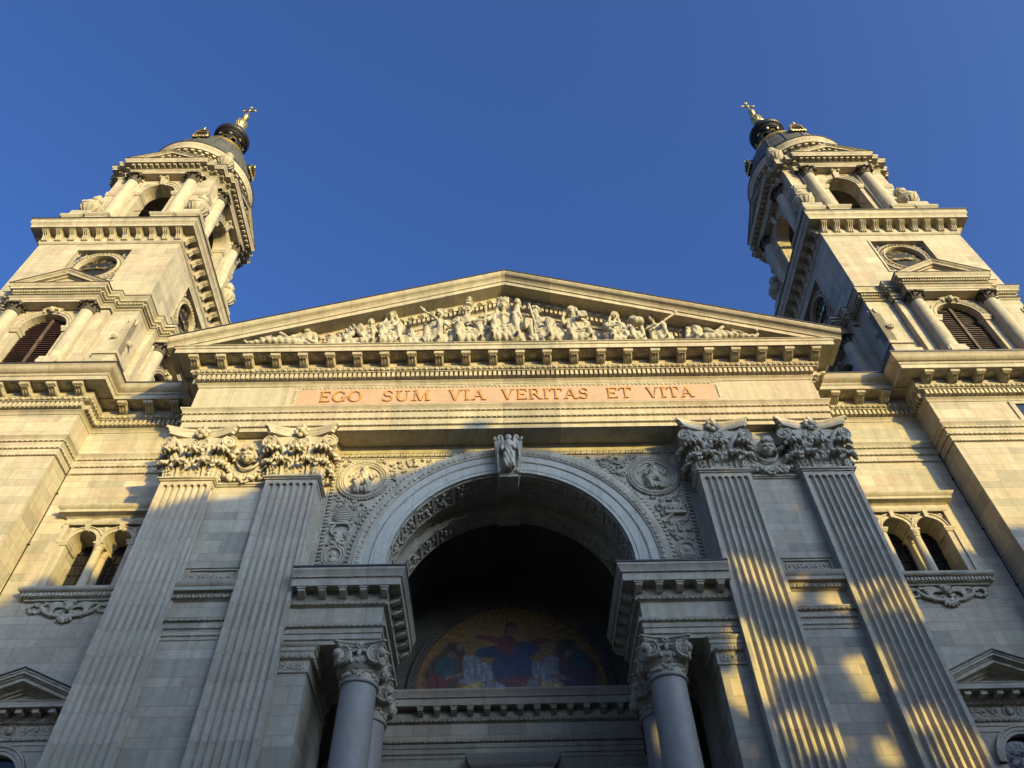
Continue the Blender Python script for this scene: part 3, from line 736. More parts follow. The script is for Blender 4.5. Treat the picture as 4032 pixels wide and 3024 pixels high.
def spandrel_relief(s):
    mb = MB(); rd = random.Random(11 if s < 0 else 12); y = .97
    pts = []
    for k in range(2600):
        x, z = rd.uniform(1.5, 6.1), rd.uniform(16.6, 22.2)
        if math.hypot(x, z-AZ) < 5.58 or math.hypot(x-5.24, z-21.2) < 1.08 or math.hypot(x-5.84, z-17.85) < .5: continue
        if math.hypot(x-5.72, z-19.5) < .45: continue
        if all(math.hypot(x-a, z-b) > .165 for a, b in pts): pts.append((x, z))
    foliage(mb, [(s*x, z) for x, z in pts], y, rd, .15)
    mb.build('spandrel_relief', SC, spo)['kind'] = 'stuff'; mb = MB()
    # tall emblem below the medallion: a domed tiara on one side, an open crown on the other
    cx, cz = s*5.72, 19.55
    if s < 0:
        for k in range(9):
            t = k/8; wd = .34*math.sin(math.pi*(.18+.74*t)); mb.ball((cx, .94, cz-.3+.62*t), (wd+.05, .09, .06), 12, 5)
        mb.box(cx-.36, cx+.36, .88, .98, cz-.42, cz-.34); mb.ball((cx, .92, cz+.42), .06)
        for q in (-1, 1): mb.tube(bez((cx+q*.2, .93, cz-.4), (cx+q*.5, .93, cz-.7), (cx+q*.15, .93, cz-.9), 6), [.05]*7, 5)
    else:
        mb.box(cx-.36, cx+.36, .86, .98, cz-.18, cz-.04)
        for k in range(5): mb.ball((cx-.3+.15*k, .9, cz+.08), (.05, .05, .13), 6, 5)
        mb.ball((cx, .93, cz+.18), (.33, .08, .16)); mb.box(cx-.03, cx+.03, .9, .96, cz+.3, cz+.56); mb.box(cx-.1, cx+.1, .9, .96, cz+.41, cz+.47)
        mb.tube([(cx-.5, .93, cz-.5), (cx+.45, .93, cz+.3)], .045, 6)
    mb.build('emblem', SC, spo, (cx, 1, cz)); mb = MB()
    # small portrait roundel
    x, z = s*5.84, 17.85; n = 28
    mb.tube([(x+.27*math.cos(2*math.pi*k/n), .96, z+.33*math.sin(2*math.pi*k/n)) for k in range(n+1)], .04, 5)
    mb.tube([(x+.36*math.cos(2*math.pi*k/n), .98, z+.42*math.sin(2*math.pi*k/n)) for k in range(n+1)], [.035+.02*(k % 2) for k in range(n+1)], 5)
    mb.ball((x, .98, z+.05), (.11, .06, .13)); mb.ball((x+.02, .98, z-.16), (.17, .05, .10))
    for k in range(5): mb.ball((x-.24+.12*k, .96, z+.47+.06*(k % 2)), (.08, .06, .06), 6, 5)
    mb.build('portrait_roundel', SC, spo, (x, 1, z))
spandrel_relief(-1); spandrel_relief(1)

# keystone with a winged figure
ks = MB()
ks.extr([(-.38, .62, 20.95), (.38, .62, 20.95), (.38, 1.35, 20.95), (-.38, 1.35, 20.95)], [(-.52, .34, 22.52), (.52, .34, 22.52), (.52, 1.0, 22.52), (-.52, 1.0, 22.52)])
for s in (-1, 1):
    ks.extr([(s*.33, .55, 21.1), (s*.41, .55, 21.1), (s*.41, 1.0, 21.1), (s*.33, 1.0, 21.1)], [(s*.46, .22, 22.45), (s*.57, .22, 22.45), (s*.57, 1.0, 22.45), (s*.46, 1.0, 22.45)])
    ks.tube([(s*.50, .25, 22.46), (s*.585, .25, 22.46)], .1, 8); ks.tube([(s*.32, .55, 21.12), (s*.43, .55, 21.12)], .13, 10)
for k in range(7): acanthus(ks, (-.3+.1*k, .56, 20.9), (0, -1), .22, .12, .05, .06, 6, 4)
kso = ks.build('keystone', SC, portico, (0, .6, 21.7))
an = MB()
an.cap((0, .36, 21.25), (.02, .27, 21.75), .24, .21); an.cap((.02, .27, 21.75), (0, .17, 22.12), .20, .19); an.ball((.0, .12, 22.42), (.105, .11, .14)); an.ball((0, .15, 22.46), (.14, .11, .13)); an.ball((0, .2, 22.3), (.13, .09, .1))
an.cap((.12, .24, 21.2), (.14, .2, 21.7), .14, .12); an.cap((-.10, .24, 21.2), (-.1, .2, 21.65), .13, .12)
an.cap((-.04, .28, 21.18), (-.05, .2, 21.08), .06, .05); an.cap((.2, .28, 21.15), (.22, .2, 21.05), .06, .05)
an.cap((-.2, .18, 22.15), (-.27, .14, 21.85), .09, .07); an.cap((-.27, .14, 21.85), (.02, .06, 21.95), .07, .06); an.cap((.2, .18, 22.15), (.27, .12, 21.88), .09, .07); an.cap((.27, .12, 21.88), (.04, .05, 22.0), .07, .055)
sculpt(an, 'angel_figure', SC, kso, .016, 0, .012, 44, fz=22.25)
wg = MB()
for s in (-1, 1):
    for k in range(7):
        t = k/6
        wg.tube(bez((s*.22, .26, 22.2-.0*t), (s*(.36+.06*t), .24, 22.95-.42*t), (s*(.44-.02*t), .30, 22.0-.5*t), 8), [.055-.003*i for i in range(9)], 6)
    wg.tube(bez((s*.2, .22, 22.1), (s*.26, .16, 22.85), (s*.42, .24, 22.45), 8), .06, 6)
wg.build('wings', SC, kso); kso.scale = (.91, 1, 1)

# coffered rings of the arch soffit
vt = MB()
vt.arcs(0, AZ, [(AR+.001, 1.3), (AR+.001, 2.0), (4.5, 2.0), (4.5, 1.3)], 48)
vt.arcs(0, AZ, [(4.34, 2.0), (4.34, 2.8), (4.6, 2.8), (4.6, 2.0)], 48)
vt.arcs(0, AZ, [(4.04, 2.8), (4.04, 3.75), (4.6, 3.75), (4.6, 2.8)], 48)
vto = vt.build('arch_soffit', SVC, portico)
cf = MB(); rd = random.Random(9)
for (r, ya, yb) in ((AR, 1.06, 1.96), (4.04, 2.86, 3.7)):
    N = 15
    for e in (ya, yb-.06): cf.arcs(0, AZ, [(r-.05, e), (r-.05, e+.06), (r+.02, e+.06), (r+.02, e)], 48)
    for k in range(N+1):
        a0 = math.pi*k/N
        for d in (-.012, .012): pass
        pts = [(r+dr, a0+da) for dr, da in ((-.05, -.016), (-.05, .016), (.02, .016), (.02, -.016))]
        cf.extr([(q*math.cos(a), ya, AZ+q*math.sin(a)) for q, a in pts], [(q*math.cos(a), yb, AZ+q*math.sin(a)) for q, a in pts])
        if k < N:
            for j in range(16):
                a = a0+math.pi/N*rd.uniform(.15, .85); yy = rd.uniform(ya+.14, yb-.14)
                cf.ball((r*math.cos(a), yy, AZ+r*math.sin(a)), rd.uniform(.05, .1), 6, 4)
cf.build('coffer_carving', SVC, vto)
# keystone band running back through the soffit
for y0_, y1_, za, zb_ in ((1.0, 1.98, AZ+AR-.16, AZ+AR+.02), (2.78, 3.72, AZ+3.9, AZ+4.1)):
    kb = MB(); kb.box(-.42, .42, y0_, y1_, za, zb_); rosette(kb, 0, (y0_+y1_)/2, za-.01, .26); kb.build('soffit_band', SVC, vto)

# dark vestibule vault, back wall, lunette mosaic, door head
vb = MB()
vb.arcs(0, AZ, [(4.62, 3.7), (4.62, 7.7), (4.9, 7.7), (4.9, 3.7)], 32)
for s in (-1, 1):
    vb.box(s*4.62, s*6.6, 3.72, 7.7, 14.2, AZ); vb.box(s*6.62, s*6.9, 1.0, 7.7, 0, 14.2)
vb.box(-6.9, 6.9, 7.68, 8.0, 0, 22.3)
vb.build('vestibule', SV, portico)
bw = MB()
bw.box(-6.6, 6.6, 7.63, 7.665, 0, 14.21)
bp_ = [(-4.6, 7.60), (4.6, 7.60)]
PORT = [(-.02, 14.20), (0, 14.20), (0, 14.34), (.03, 14.36), (.03, 14.52), (.055, 14.54), (.055, 14.57), (.06, 14.58), (.06, 14.68), (.09, 14.70), (.14, 14.80), (.14, 14.83), (0, 14.85), (0, 15.42), (.04, 15.43), (.06, 15.46), (.13, 15.58), (.14, 15.61), (.14, 15.90), (.48, 15.90), (.48, 15.87), (.5, 15.87), (.5, 16.12), (.52, 16.14), (.54, 16.2), (.60, 16.32), (.63, 16.36), (.63, 16.44), (-.02, 16.46)]
def portal_orn(mb, path, dn=True):
    mb.eggs(path, .17, .09, 15.45, 15.60); mb.beads(path, .09, .05, 14.545, .02); mb.beads(path, .1, .035, 14.35, .02); mb.eggs(path, .17, .10, 14.70, 14.80); mb.beads(path, .1, .545, 16.16, .022)
bw.sweep(bp_, PORT); portal_orn(bw, bp_)
bw.box(-4.6, 4.6, 7.612, 7.67, 14.2, 16.4)
bwo = bw.build('inner_wall', SI, portico)
def bracket_block():
    mb = MB(); mb.px([(0, 0), (0, -.26), (-.06, -.28), (-.2, -.22), (-.3, -.16), (-.3, 0)], -.10, .10); mb.box(-.135, .135, -.33, 0, -.09, 0)
    return mb
bb = bracket_block().build('bracket', SI, bwo); bb.location = (-3.3, 7.46, 15.9)
for k in range(1, 13):
    c = bb.copy(); col.objects.link(c); c.parent = bwo; c.location = (-3.3+.6*k-.3*0, 7.46, 15.9)
lu = MB(); lu.py([(3.6*math.cos(math.pi*k/40), 16.6+3.6*math.sin(math.pi*k/40)) for k in range(41)], 7.55, 7.68)
luo = lu.build('lunette_mosaic', MOS, portico, (0, 7.6, 16.6))
lb = MB(); lb.arcs(0, 16.6, [(3.58, 7.50), (3.90, 7.48), (3.94, 7.52), (3.94, 7.68), (3.58, 7.68)], 48)
for k in range(60):
    a = math.pi*(k+.5)/60; lb.ball((3.74*math.cos(a), 7.49, 16.6+3.74*math.sin(a)), (.07, .03, .09), 6, 4, Matrix.Rotation(-a, 3, 'Y'))
lb.build('mosaic_border', SB, luo)
dh = MB(); dh.sweep([(-1.35, 7.62), (-1.35, 7.45), (1.35, 7.45), (1.35, 7.62)], [(0, 13.3), (0, 13.6), (.05, 13.62), (.05, 13.75), (.1, 13.8), (.2, 13.9), (.22, 14.0), (.28, 14.08), (.3, 14.15), (0, 14.17)]); dh.box(-1.35, 1.35, 7.46, 7.62, 0, 13.6)
dh.build('door_head', SG, portico)

# portal entablature blocks on columns
pe = MB(); pp = [(3.85, 3.72), (3.85, .32), (6.62, .32)]
pe.sweep(pp, PORT); portal_orn(pe, pp); pe.box(3.87, 6.6, .34, 3.72, 14.2, 16.4)
peo = pe.build('portal_entablature', SM, portico, (5.2, .3, 15.3))
lip = MB(); lip.sweep(pp, [(.60, 16.442), (.66, 16.442), (.66, 16.50), (.0, 16.52)]); lip.build('lead_edge', LEAD, peo)
k0 = None
for x, y, rz in [(3.82+.62*k, .18, 0) for k in range(5)]+[(3.71, .55+.6*k, -math.pi/2) for k in range(6)]:
    o = bracket_block().build('bracket', SM, peo, (0, 0, 0)) if k0 is None else k0.copy()
    if k0 is None: k0 = o
    else: col.objects.link(o); o.parent = peo
    o.location = (x-5.2, y-.3, 15.9-15.3); o.rotation_euler = (0, 0, rz)
def column_mesh():
    mb = MB()
    return mb.lathe([(.53, 0), (.53, 9), (.515, 11.5), (.50, 12.9), (.505, 13.04), (.56, 13.06), (.575, 13.1), (.56, 13.14), (.5, 13.15)], n=40)
def ionic_cap():
    mb = MB()
    mb.lathe([(.49, 13.14), (.49, 13.42), (.52, 13.46), (.55, 13.5), (.60, 13.58), (.62, 13.68), (.60, 13.76), (.5, 13.78), (.5, 14.0)], n=32)
    rd = random.Random(2)
    for k in range(40):
        a = 2*math.pi*k/40; mb.ball((.5*math.cos(a), .5*math.sin(a), rd.uniform(13.2, 13.42)), rd.uniform(.035, .07), 6, 4)
    for k in range(20):
        a = 2*math.pi*k/20; mb.ball((.61*math.cos(a), .61*math.sin(a), 13.63), (.07, .07, .075), 6, 5)
    for sx in (-1, 1):
        for sy in (-1, 1):
            for (nx, ny, ofx, ofy) in ((0, sy, .0, .0), (sx, 0, 0, 0)):
                n = Vector((nx*.86+sx*.34*(nx == 0), ny*.86+sy*.34*(ny == 0))).normalized()
                c = (sx*(.47 if nx == 0 else .62), sy*(.62 if nx == 0 else .47), 13.78)
                volute(mb, c, n.x, n.y, .27, .12, 2.3, sx if nx == 0 else -sy)
            mb.ball((sx*.60, sy*.60, 13.85), (.16, .16, .14), 8, 6)
    mk = mb.mark(); abacus(mb, .76, -.76, 0, 14.02, 14.197, .16, .08); mk2 = mb.mark(); abacus(mb, .76, -.76, 0, 14.02, 14.196, .16, .08); mb.xf(mk2, Matrix.Rotation(math.pi, 4, 'Z'))
    for a in range(4):
        mk = mb.mark(); flower(mb, (0, -.66, 14.08), .13); mb.ball((0, -.62, 13.85), (.07, .06, .12)); mb.tube([(-.3, -.56, 13.9), (0, -.6, 13.97), (.3, -.56, 13.9)], .05, 6)
        acanthus(mb, (0, -.5, 13.2), (0, -1), .26, .3, .03, .05, 6, 5); mb.xf(mk, Matrix.Rotation(a*math.pi/2, 4, 'Z'))
    return mb
cl = column_mesh().build('column', SG, portico); ionic_cap().build('capital', SC, cl)
cl.location = (4.36, .82, 0)
for x, y in ((-4.36, .82), (4.36, 2.95), (-4.36, 2.95)): dup(cl, portico, (x, y, 0))
at = MB(); at.box(5.8, 6.62, .4, 3.5, 0, 13.42)
ato = at.build('anta', ST, portico, (6.2, .4, 0))
ac = MB(); apth = [(5.8, 3.4), (5.8, .4), (6.62, .4)]
ac.sweep(apth, [(0, 13.36), (.05, 13.37), (.06, 13.42), (.03, 13.44), (.03, 13.72), (.05, 13.74), (.08, 13.78), (.13, 13.9), (.14, 13.95), (.17, 13.97), (.17, 14.08), (.2, 14.1), (.24, 14.16), (.24, 14.197), (0, 14.197)])
ac.box(5.82, 6.6, .42, 3.4, 13.4, 14.19)
ac.eggs(apth, .19, .10, 13.76, 13.93); rinceau(ac, 5.86, 6.6, 13.46, 13.72, .36, 3, .03, 5)
ac.build('capital', SC, ato)
dup(peo, portico, (-5.2, .3, 15.3), None, -1); dup(ato, portico, (-6.2, .4, 0), None, -1)

# side flanks of the portico body
fl = MB()
for s in (-1, 1): fl.box(s*6.64, s*8.3, 1.0, 7.7, 0, 22.79); fl.box(s*8.3, s*11.95, 1.5, 12, 0, 22.79)
fl.build('flank_wall', ST, portico)

# main entablature of the portico
EP = [(-HW, 2.6), (-HW, 0), (HW, 0), (HW, 2.6)]
en = MB(); en.sweep(EP, main_profile()); en.box(-HW+.01, HW-.01, .01, 12, 22.803, 26.66); main_ornament(en, EP)
eno = en.build('entablature', SM, portico)
ros = MB()
pts = [((k-11.5)*1.07, -.37, 0) for k in range(24)]+[(s*(HW+.37), .55+1.07*k, s*math.pi/2) for s in (-1, 1) for k in range(2)]
for x, y, rz in pts[:23]:
    ros.box(x+.535-.28, x+.535+.28, -.90, -.88, 26.31, 26.358); ros.box(x+.535-.28, x+.535+.28, -.44, -.42, 26.31, 26.358); ros.box(x+.535-.28, x+.535-.25, -.88, -.44, 26.31, 26.358); ros.box(x+.535+.25, x+.535+.28, -.88, -.44, 26.31, 26.358)
ros.build('soffit_panels', SC, eno)['kind'] = 'stuff'; put_rosettes(eno, [(x+.535, -.66) for x, y, rz in pts[:23]])
put_brackets(eno, pts)
ip = MB(); ip.box(-8.1, 8.1, -.03, .02, 24.2, 25.1)
ipo = ip.build('inscription_panel', SP, portico, (0, 0, 24.7))
ib = MB(); ib.box(-8.26, 8.26, -.05, .02, 25.2, 25.26); ib.box(-8.26, 8.26, -.03, .02, 25.1, 25.2)
for s in (-1, 1): ib.box(s*8.1, s*8.26, -.035, .02, 24.1, 25.1)
for k in range(96): ib.ball((-8.0+16*(k+.5)/96, -.04, 25.15), (.07, .03, .04), 6, 4)
for s in (-1, 1):
    for k in range(6): ib.ball((s*8.18, -.05, 24.35+.13*k), (.05, .03, .06), 6, 4)
ib.build('panel_border', SC, ipo)
for t, a, b in (('EGO', -7.24, -5.58), ('SUM', -4.80, -2.98), ('VIA', -2.28, -.82), ('VERITAS', -.24, 3.16), ('ET', 3.83, 4.83), ('VITA', 5.38, 7.23)):
    lt = MB(); words(lt, t, a, b, 24.34, 24.93, -.03, .045); lt.build('carved_word', GLETTER, ipo, (a, 0, 24.5))

# pediment
def T(x): return 31.55-.3478*abs(x)
XE = HW+1.33
pd = MB()
def rake(p_top, p_bot, d_top, d_bot, xe, clip=26.685, n=1, yb=.3):
    """raking member from T-d_bot (out p_bot) up to T-d_top (out p_top)"""
    for s in (-1, 1):
        xs = [0, xe]
        x1 = xe
        if clip is not None and T(xe)-d_bot < clip: x1 = (31.55-d_bot-clip)/.3478
        x2 = xe
        if clip is not None and T(xe)-d_top < clip: x2 = (31.55-d_top-clip)/.3478
        F = [(0, -p_bot, T(0)-d_bot), (s*x1, -p_bot, T(x1)-d_bot), (s*x2, -p_top, T(x2)-d_top), (0, -p_top, T(0)-d_top)]
        B = [(x, yb, z) for x, y, z in F]
        if x2 > x1+.01 and clip is not None:
            F.insert(2, (s*x2, -p_top, clip)); B.insert(2, (s*x2, yb, clip))
            if abs(T(x2)-d_top-clip) < .01: F.pop(3); B.pop(3)
        pd.extr(F, B)
cy = [(0, 1.33), (.05, 1.33), (.09, 1.31), (.16, 1.26), (.23, 1.16), (.29, 1.09), (.33, 1.07), (.36, 1.05)]
for (d0, q0), (d1, q1) in zip(cy[:-1], cy[1:]): rake(q0, q1, d0, d1, XE, None)
rake(1.05, 1.05, .36, .40, XE-.26, None); rake(1.0, 1.0, .40, .62, XE-.34)
rake(.38, .38, .62, .66, HW+.3); rake(.38, .30, .66, .86, HW+.2); rake(.32, .32, .86, .89, HW); rake(.13, .13, .89, 1.16, HW); rake(.10, .04, 1.16, 1.30, HW)
# eggs and dentils climbing the slope
for s in (-1, 1):
    sl_ = math.atan(.3478)
    n = 26
    for k in range(n):
        x = (k+.5)*.42
        if T(x)-.9 < 26.7: continue
        pd.ball((s*x, -.37, T(x)-.77), (.12, .08, .10), 8, 6)
        for q in (-1, 1): pd.tube([(s*x+q*.15, -.36, T(x)-q*s*.15*.3478*1-.67), (s*x+q*.13, -.36, T(x)-q*s*.13*.3478-.78), (s*x+q*.05, -.34, T(x)-.88)], .032, 5)
    for k in range(62):
        x = (k+.5)*.19
        if T(x)-1.15 < 26.7: continue
        dz = .055*.3478
        pd.extr([(s*x-.055, -.30, T(x)+s*dz-1.14), (s*x+.055, -.30, T(x)-s*dz-1.14), (s*x+.055, -.30, T(x)-s*dz-.91), (s*x-.055, -.30, T(x)+s*dz-.91)],
                [(s*x-.055, -.1, T(x)+s*dz-1.14), (s*x+.055, -.1, T(x)-s*dz-1.14), (s*x+.055, -.1, T(x)-s*dz-.91), (s*x-.055, -.1, T(x)+s*dz-.91)])
pdo = pd.build('pediment', SM, portico)
ty = MB(); ty.py([(-12, 26.67), (12, 26.67), (12, 27.2), (0, 31.3), (-12, 27.2)], 0.05, .9)
ty.build('tympanum', ST, pdo)
rf = MB()
for s in (-1, 1):
    rf.extr([(0, -1.36, T(0)+.003), (s*(XE+.03), -1.36, T(XE)-.007), (s*(XE+.03), -1.36, T(XE)+.05), (0, -1.36, T(0)+.06)], [(0, 16, T(0)+.003), (s*(XE+.03), 16, T(XE)-.007), (s*(XE+.03), 16, T(XE)+.05), (0, 16, T(0)+.06)])
rf.build('roof', LEAD, pdo)
se = MB()
for s in (-1, 1):
    pth = [(s*HW, 12), (s*HW, .3)] if s < 0 else [(s*HW, .3), (s*HW, 12)]
    se.sweep(pth, [(-.1, 26.70), (1.05, 26.70), (1.08, 26.72), (1.15, 26.75), (1.26, 26.82), (1.32, 26.87), (1.32, 26.88), (-.1, 26.89)])
se.build('eaves', SM, pdo)
# ================================================================ SIDE BAYS between front and towers
def side_bay():
    root = thing('church_side_bay', 'recessed limestone wall with a twin-arched window', 'church wall', (14.6, 2.35, 0))
    Y = 2.35; a, b = 12.0, 17.2
    mb = MB()
    ax, bx, r, zs = 13.95, 15.19, .5, 19.66
    fy = Y-.10   # window surround stands a little proud
    # wall around the window opening (13.3 .. 15.85)
    mb.box(a, 13.3, Y, Y+.9, 0, 22.79); mb.box(15.85, b, Y, Y+.9, 0, 22.79)
    mb.box(13.3, 15.85, Y, Y+.9, 0, 17.72); mb.box(13.3, 15.85, Y, Y+.9, 20.45, 22.79)
    mb.archwall(13.3, 14.57, 17.72, 20.45, ax, r, zs, 17.72, Y-.003, Y+.9, right=False, n=16); mb.archwall(14.57, 15.85, 17.72, 20.45, bx, r, zs, 17.72, Y-.003, Y+.9, left=False, n=16)
    # entablature band carried on from the front
    mb.sweep([(a, Y), (b, Y)], main_profile(-.006, 'cyma'))
    mb.box(a, b, Y+.01, Y+3, 22.8, 26.9)
    w_ = mb.build('wall', ST, root)
    om = MB(); pth = [(12.5, Y), (16.9, Y)]; main_ornament(om, pth, -.006)
    om.build('carved_mouldings', SC, w_)['kind'] = 'stuff'
    put_rosettes(w_, [(13.15+1.07*k-14.6, -.66) for k in range(4)])
    put_brackets(w_, [(x-14.6, Y-.37-2.35, 0) for x in (12.62, 13.69, 14.76, 15.83)])
    ed = MB(); ed.sweep([(a, Y), (b, Y)], [(1.25, 26.935), (1.36, 26.935), (1.36, 26.99), (0, 27.02)]); ed.build('lead_edge', LEAD, w_)
    # window surround
    fr = MB()
    for x0, x1 in ((13.0, 13.24), (15.9, 16.08)): fr.box(x0, x1, Y-.14, Y, 17.72, 20.55)
    fr.box(13.0, 16.08, Y-.13, Y, 20.52, 20.62); fr.sweep([(13.0, Y), (16.08, Y)], [(.14, 20.38), (.18, 20.42), (.20, 20.50), (.14, 20.52)])
    hp = [(12.98, Y+.02), (12.98, Y), (16.06, Y), (16.06, Y+.02)]
    fr.sweep(hp, [(0, 20.62), (.06, 20.63), (.06, 20.74), (.10, 20.76), (.16, 20.82), (.30, 20.85), (.32, 20.86), (.32, 20.97), (.34, 20.98), (.42, 21.06), (.44, 21.10), (.44, 21.13), (0, 21.16)])
    for cx in (ax, bx):
        fr.arcs(cx, zs, [(r, Y-.003), (r, Y-.08), (.56, Y-.08), (.57, Y-.06), (.64, Y-.06), (.65, Y-.10), (.69, Y-.10), (.69, Y)], 20)
        fr.extr([(cx-.06, Y-.15, zs+.46), (cx+.06, Y-.15, zs+.46), (cx+.06, Y, zs+.46), (cx-.06, Y, zs+.46)], [(cx-.09, Y-.2, zs+.74), (cx+.09, Y-.2, zs+.74), (cx+.09, Y, zs+.74), (cx-.09, Y, zs+.74)])
    for x in (13.36, 14.57, 15.78):
        mk = fr.mark(); flower(fr, (x, Y-.03, 20.26), .12)
    for x0, x1 in ((13.2, 13.47), (15.67, 15.93)):
        fr.box(x0, x1, Y-.09, Y+.2, 17.72, 19.5); fr.sweep([(x0, Y+.6), (x0, Y-.09), (x1, Y-.09), (x1, Y+.6)], [(0, 19.48), (.04, 19.5), (.06, 19.56), (.09, 19.6), (.09, 19.66), (0, 19.665)])
    fr.box(14.40, 14.74, Y-.10, Y+.85, 19.58, 19.665)
    fr.sweep([(13.0, Y+.02), (13.0, Y), (16.0, Y), (16.0, Y+.02)], [(0, 17.2), (.10, 17.2), (.12, 17.26), (.2, 17.28), (.2, 17.42), (.26, 17.44), (.34, 17.5), (.36, 17.53), (.36, 17.6), (0, 17.64)])
    fr.dentils([(13.0, Y+.02), (13.0, Y), (16.0, Y), (16.0, Y+.02)], .12, .2, 17.30, 17.42, .06, .6)
    fro = fr.build('window_surround', SC, w_)
    cm = MB()
    for yy in (Y+.10, Y+.55): cm.lathe([(.22, 17.66), (.22, 17.76), (.18, 17.8), (.155, 17.85), (.145, 19.2), (.14, 19.34), (.165, 19.36), (.165, 19.39), (.14, 19.4), (.15, 19.46), (.2, 19.53), (.2, 19.58)], (14.57, yy, 0), 20)
    cm.build('colonnette', SC, w_)
    for cx in (ax, bx):
        gl = MB(); gl.py([(cx-.55, 17.6), (cx+.55, 17.6), (cx+.55, 19.7)]+[(cx+.55*math.cos(math.pi*i/10), 19.7+.55*math.sin(math.pi*i/10)) for i in range(1, 10)]+[(cx-.55, 19.7)], Y+.80, Y+.84)
        g = gl.build('window', GLASS, w_, (cx, Y+.8, 18.6))
        ba = MB()
        for x in (-.3, 0, .3): ba.box(cx+x-.018, cx+x+.018, Y+.76, Y+.80, 17.66, 20.15)
        for k in range(5): ba.box(cx-.5, cx+.5, Y+.765, Y+.795, 17.95+.45*k, 17.98+.45*k)
        ba.build('bars', IRON, g)
    # winged head and scroll of foliage under the sill
    rl = MB(); c = (14.5, Y-.10, 16.95)
    rl.ball(c, (.15, .14, .18)); rl.ball((c[0], c[1]-.13, c[2]-.05), (.035, .05, .045)); rl.ball((c[0], c[1]-.11, c[2]-.13), (.07, .05, .04))
    for s in (-1, 1): rl.ball((c[0]+s*.07, c[1]-.09, c[2]-.06), .06); rl.tube([(c[0]+s*.03, c[1]-.13, c[2]+.04), (c[0]+s*.10, c[1]-.11, c[2]+.03)], .022, 5)
    for k in range(6): rl.ball((c[0]-.15+.06*k, c[1]-.06, c[2]+.14+.03*math.sin(k)), .06)
    for s in (-1, 1):
        for k in range(6): rl.tube(bez((c[0]+s*.12, Y-.06, 16.95), (c[0]+s*(.35+.06*k), Y-.10, 17.22-.03*k), (c[0]+s*(.75-.05*k), Y-.05, 17.08-.10*k), 7), [.045]*8, 6)
        rl.tube(bez((c[0]+s*.05, Y-.06, 16.62), (c[0]+s*.7, Y-.10, 16.60), (c[0]+s*.95, Y-.06, 16.98), 9), [.07]*10, 6)
        rl.tube(bez((c[0]+s*.9, Y-.06, 17.0), (c[0]+s*1.25, Y-.08, 17.2), (c[0]+s*1.35, Y-.06, 16.9), 8), [.06]*9, 6)
        rd = random.Random(5)
        for k in range(12): rl.ball((c[0]+s*rd.uniform(.6, 1.38), Y-.05, rd.uniform(16.72, 17.12)), (rd.uniform(.06, .11), .06, .05), 7, 5, Matrix.Rotation(rd.uniform(0, 3), 3, 'Y'))
        rl.tube(spiral((c[0]+s*.20, 16.72), .13, .02, 1.3, 1.2, Y-.09, s, 12), .04, 5)
    for k in range(5): rl.ball((c[0]+.09*(k-2), Y-.08, 16.46+.03*abs(k-2)), (.05, .07, .13), 6, 5, Matrix.Rotation((k-2)*-.35, 3, 'Y'))
    rl.ball((c[0], Y-.06, 16.62), (.14, .09, .08))
    sculpt(rl, 'winged_head_relief', SC, w_, .016, 0)
    # gabled doorcase lower down
    d = MB(); cx = 14.45
    d.archwall(cx-1.35, cx+1.35, 10.0, 12.24, cx, .78, 11.28, 10.0, Y-.16, Y, n=20); d.box(cx-1.35, cx-.9, Y-.16, Y, 0, 10); d.box(cx+.9, cx+1.35, Y-.16, Y, 0, 10)
    d.arcs(cx, 11.28, [(.78, Y-.16), (.78, Y-.24), (.86, Y-.24), (.87, Y-.27), (.95, Y-.27), (.97, Y-.31), (1.02, Y-.31), (1.02, Y-.16)], 24)
    dp = [(cx-1.3, Y), (cx-1.3, Y-.16), (cx+1.3, Y-.16), (cx+1.3, Y)]
    d.sweep(dp, [(0, 12.15), (.02, 12.16), (.02, 12.30), (.05, 12.32), (.05, 12.44), (.09, 12.48), (.11, 12.52), (.11, 12.55), (0, 12.57), (0, 12.92), (.04, 12.93), (.10, 13.02), (.12, 13.05), (.12, 13.24), (.50, 13.24), (.50, 13.21), (.52, 13.21), (.52, 13.36), (.55, 13.38), (.55, 13.40), (0, 13.44)])
    d.eggs(dp, .17, .07, 12.94, 13.03); d.eggs(dp, .16, .06, 12.42, 12.53); d.dentils(dp, .46, .12, 13.08, 13.235, .32, .42)
    xe = 1.3+.68; m = .42
    def Tz(x): return 14.33-m*abs(x-cx)
    for (d0, d1, q) in ((0, .05, .70), (.05, .13, .66), (.13, .18, .58), (.18, .30, .52), (.30, .38, .2), (.38, .46, .1)):
        for s in (-1, 1):
            X1 = min(xe, (14.33-d1-13.44)/m)
            X0 = min(xe, (14.33-d0-13.44)/m) if d0 > .1 else xe
            if d1 < .2: X1 = X0 = xe
            d.extr([(cx, Y-.16-q, Tz(cx)-d1), (cx+s*X1, Y-.16-q, 14.33-m*X1-d1), (cx+s*X0, Y-.16-q, 14.33-m*X0-d0), (cx, Y-.16-q, Tz(cx)-d0)], [(cx, Y, Tz(cx)-d1), (cx+s*X1, Y, 14.33-m*X1-d1), (cx+s*X0, Y, 14.33-m*X0-d0), (cx, Y, Tz(cx)-d0)])
    d.py([(cx-1.4, 13.43), (cx+1.4, 13.43), (cx, 14.0)], Y-.18, Y)
    do = d.build('doorcase', ST, root)
    fz = MB(); rinceau(fz, cx-1.28, cx-.2, 12.6, 12.9, Y-.18, 3, .03, 6); rinceau(fz, cx+.2, cx+1.28, 12.6, 12.9, Y-.18, 3, .03, 7)
    fz.ball((cx, Y-.2, 12.74), (.10, .10, .13)); fz.tube([(cx+.17*math.cos(a), Y-.18, 12.74+.17*math.sin(a)) for a in (2*math.pi*i/16 for i in range(17))], .03, 5)
    fz.build('frieze_carving', SC, do)
    le = MB()
